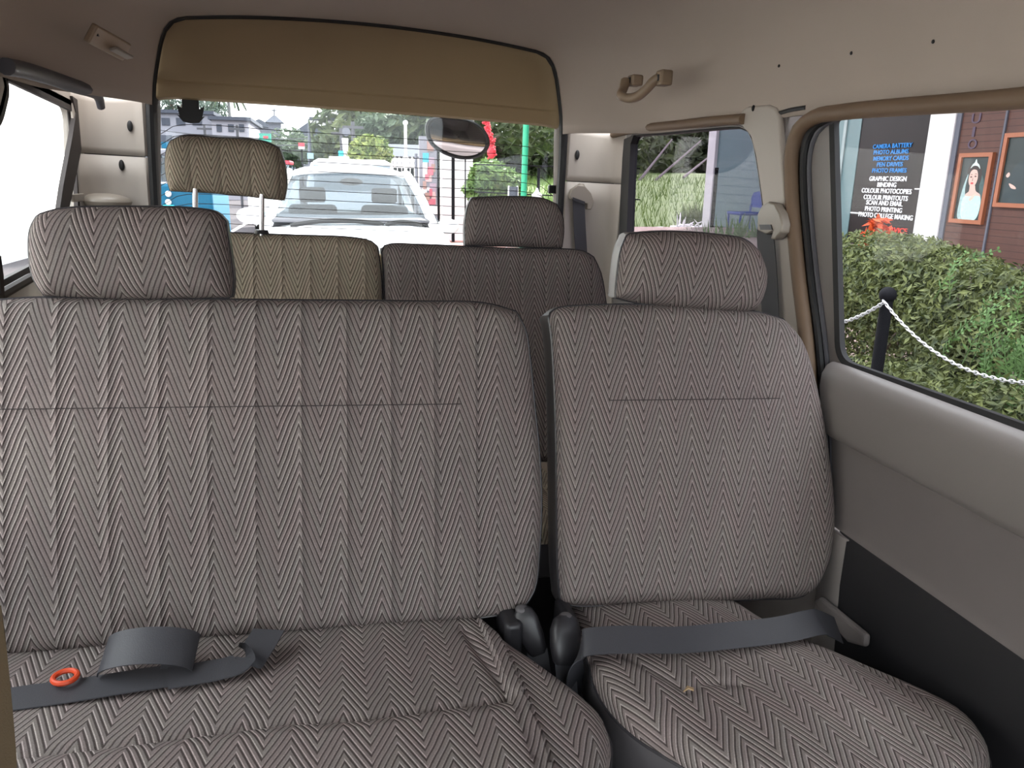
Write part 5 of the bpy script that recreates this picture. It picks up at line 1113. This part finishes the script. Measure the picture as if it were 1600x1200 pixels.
# --- far buildings
def building(name, label, px0, px1, pyt, Y, dep, mat, roof=None, win=None, cat='building', pyroof=None):
    a, b = oy(px0, pyt, Y), oy(px1, pyt, Y); r = thing(name, label, cat, ((a[0]+b[0])/2, Y, GR), OUT)
    MB().box((a[0], Y, GR), (b[0], Y+dep, a[2])).make('walls', mat, r, smooth=False)
    if roof == 'gable':
        p = oy((px0+px1)/2, pyroof, Y); MB().prism([(a[0]-.3, Y-.2, a[2]), (b[0]+.3, Y-.2, a[2]), (p[0], Y-.2, p[2])], (0, dep+.4, 0)).make('roof', M['greyroof'], r, smooth=False)
    elif roof == 'flat': MB().box((a[0]-.15, Y-.2, a[2]), (b[0]+.15, Y+dep+.2, a[2]+.18)).make('roof', M['greyroof'], r, smooth=False)
    for (wx0, wx1, wy0, wy1) in win or ():
        p, q = oy(wx0, wy0, Y), oy(wx1, wy1, Y); MB().box((p[0], Y-.04, q[2]), (q[0], Y+.02, p[2])).make('window', M['greyroof'], r, smooth=False)
    return r
building('building', 'grey-white street building at the left edge of the rear window', 238, 330, 176, 48, 8, M['offwhite'], 'flat', [(252, 266, 184, 196), (275, 290, 184, 196), (300, 316, 184, 196)])
building('building', 'pale building with a flat top behind the raised headrest', 330, 388, 187, 46, 8, plain('pale_plaster_wall', (.25, .24, .275), .8, var=.08), 'flat', [(338, 347, 194, 206), (356, 366, 194, 206), (373, 382, 194, 206)])
building('building', 'grey gabled building left of the church tower', 386, 424, 198, 60, 7, M['greywall'], 'gable', [(394, 402, 204, 214)], pyroof=186)
building('building', 'grey gabled house behind the lamp post', 455, 520, 215, 52, 9, M['greywall'], 'gable', [(480, 492, 219, 228)], pyroof=187)
building('building', 'low grey house behind the small trees', 500, 560, 214, 43, 5, M['offwhite'], 'flat', [(520, 530, 218, 226)])
building('market_stall', 'pale street stall with blue sign behind the rickshaw', 222, 262, 222, 22, 3, M['offwhite'], 'flat', [], 'stall')
a, b = oy(253, 222, 21.8), oy(268, 232, 21.8); mb = MB().box((a[0], 21.7, b[2]), (b[0], 21.8, a[2])); mb.box((a[0]+.05, 21.72, GR), (a[0]+.1, 21.78, b[2])); solo('blue_board', mb, M['carblue'], 'dark blue board left of the raised headrest', 'sign', OUT)
Yt = 54; tw = thing('church_tower', 'small grey church tower with a cross on its roof', 'tower', (oy(428, 190, Yt)[0], Yt, GR), OUT)
a, b = oy(419, 193, Yt), oy(438, 193, Yt); MB().box((a[0], Yt, GR), (b[0], Yt+.9, a[2])).make('shaft', M['greywall'], tw, smooth=False)
p = oy(428, 180, Yt); q0, q1 = oy(414, 186, Yt), oy(443, 186, Yt); MB().loft([[(q0[0], Yt-.3, q0[2]-.2), (q1[0], Yt-.3, q0[2]-.2), (q1[0], Yt+1.2, q0[2]-.2), (q0[0], Yt+1.2, q0[2]-.2)], [(p[0]-.1, Yt+.4, p[2]), (p[0]+.1, Yt+.4, p[2]), (p[0]+.1, Yt+.5, p[2]), (p[0]-.1, Yt+.5, p[2])]]).make('roof', M['greyroof'], tw, smooth=False)
MB().box((a[0], Yt, a[2]), (b[0], Yt+.9, q0[2]-.15)).make('belfry', M['offwhite'], tw, smooth=False)
mb = MB(); e = oy(428, 168, Yt); mb.box((p[0]-.03, Yt+.4, p[2]), (p[0]+.03, Yt+.46, e[2])); z = oy(428, 172, Yt)[2]; mb.box((p[0]-.16, Yt+.4, z-.03), (p[0]+.16, Yt+.46, z+.03)); mb.make('cross', M['greyroof'], tw, smooth=False)
a, b = oy(395, 208, 30), oy(424, 222, 30); sg = thing('green_sign', 'green shop sign right of the raised headrest', 'sign', ((a[0]+b[0])/2, 30, GR), OUT)
MB().box((a[0], 30, b[2]), (b[0], 30.1, a[2])).make('panel', M['greensign'], sg, smooth=False); MB().tube([((a[0]+b[0])/2, 30.05, GR), ((a[0]+b[0])/2, 30.05, b[2])], .06, 8).make('post', M['greyroof'], sg)
MB().box((a[0]+.35, 29.98, b[2]+.12), (b[0]-.1, 30.0, b[2]+.2)).make('stripe', M['red'], sg, smooth=False); MB().ell((a[0]+.08, 29.98, a[2]-.1), (.14, .02, .14)).make('disc', M['white'], sg)
# poles, lamp, signs
lm = thing('street_lamp', 'street lamp with a long horizontal head beyond the white car', 'street lamp', (oy(484, 245, 30)[0], 30, GR), OUT)
MB().tube([(oy(484, 245, 30)[0], 30, GR), oy(484, 245, 30), oy(483, 186, 30)], [.08, .07, .045], 8).make('post', M['greywall'], lm)
a, b = oy(483, 183, 30), oy(524, 187, 30); MB().box((a[0], 29.9, b[2]-.05), (b[0], 30.15, a[2])).make('lamp_head', M['greyroof'], lm, smooth=False); MB().box((a[0], 29.92, b[2]-.14), (b[0]-.1, 30.12, b[2]-.05)).make('diffuser', M['white'], lm, smooth=False)
a, b = oy(480, 239, 29.5), oy(490, 248, 29.5); MB().box((a[0], 29.5, b[2]), (b[0], 29.9, a[2])).make('service_box', plain('pale_blue_box', (.30, .48, .56), .6), lm, smooth=False)
a, b = oy(466, 223, 26), oy(476, 233, 26); r = thing('red_sign', 'small red and white sign left of the street lamp', 'sign', ((a[0]+b[0])/2, 26, GR), OUT); MB().box((a[0], 26, (a[2]+b[2])/2-.02), (b[0], 26.05, a[2])).make('red_panel', M['red'], r, smooth=False); MB().box((a[0], 26, b[2]), (b[0], 26.05, (a[2]+b[2])/2-.02)).make('white_panel', M['white'], r, smooth=False); MB().tube([((a[0]+b[0])/2, 26.07, GR), ((a[0]+b[0])/2, 26.07, a[2])], .03, 6).make('post', M['darkmetal'], r)
r = thing('signpost', 'white signpost with round disc and pinkish base beyond the car roof', 'signpost', (oy(540, 262, 22)[0], 22, GR), OUT)
MB().tube([(oy(540, 262, 22)[0], 22, GR), oy(540, 262, 22), oy(540, 236, 22), oy(539, 216, 22)], [.07, .07, .07, .09], 10).make('post', M['white'], r)
c = oy(541, 206, 22); MB().tube([c+np.array([0, -.03, 0]), c+np.array([0, .03, 0])], .11, 16).make('disc', M['greywall'], r); MB().tube([oy(540, 268, 21.9), oy(540, 246, 21.9)], .075, 10).make('base', plain('pinkish_base', (.50, .22, .22), .6), r)
MB().box(tuple(oy(529, 245, 21.9)), tuple(oy(536, 236, 22))).make('blue_plate', M['cyan'], r, smooth=False)
for px, y0, Y, lab in ((551, 190, 24, 'dark utility pole right of the white signpost'), (533, 200, 24.5, 'dark utility pole left of the white signpost'), (370, 195, 34, 'dark utility pole behind the raised headrest'), (319, 195, 36, 'dark utility pole behind the black printed mask')):
    p = oy(px, y0, Y); r = thing('utility_pole', lab, 'pole', (p[0], Y, GR), OUT, 'utility poles along the street'); MB().tube([(p[0], Y, GR), tuple(p)], .055, 8).make('post', M['wire'], r); MB().box((p[0]-.3, Y-.05, p[2]-.2), (p[0]+.3, Y+.05, p[2]-.12)).make('crossarm', M['wire'], r, smooth=False)
for i, (pa_, pb_, lab) in enumerate((((228, 200), (560, 212), 'uppermost overhead cable across the street buildings'), ((228, 213), (560, 220), 'middle overhead cable across the street buildings'), ((228, 221), (560, 229), 'lowest overhead cable across the street buildings'))):
    a, b = oy(*pa_, 33), oy(*pb_, 33); mb = MB().tube([a*(1-s)+b*s-np.array([0, 0, .25*4*s*(1-s)]) for s in np.linspace(0, 1, 14)], .018, 5); solo('overhead_cable', mb, M['wire'], lab, 'cable', OUT, group='overhead cables')
p = oy(357, 158, 60); pm = thing('palm_tree', 'pale palm tree rising behind the flat topped building', 'palm tree', (p[0], 60, GR), OUT)
MB().tube([(p[0]+.1, 60, GR), (p[0], 60, p[2]-.1)], [.16, .10], 8).make('trunk', plain('palm_trunk', (.16, .16, .16), .9), pm)
g = np.random.default_rng(2)
for i in range(11):
    an = i*.571; mb = MB(); pts = [p, p+np.array([.5*math.cos(an), .5*math.sin(an), .25]), p+np.array([1.0*math.cos(an), 1.0*math.sin(an), .0]), p+np.array([1.3*math.cos(an), 1.3*math.sin(an), -.55])]; cc = catmull(pts, 16)
    mb.sweep(cc, [(math.sin(an), -math.cos(an), .3)]*16, .14, .01); mb.make('frond', M['leaf_teal'], pm)
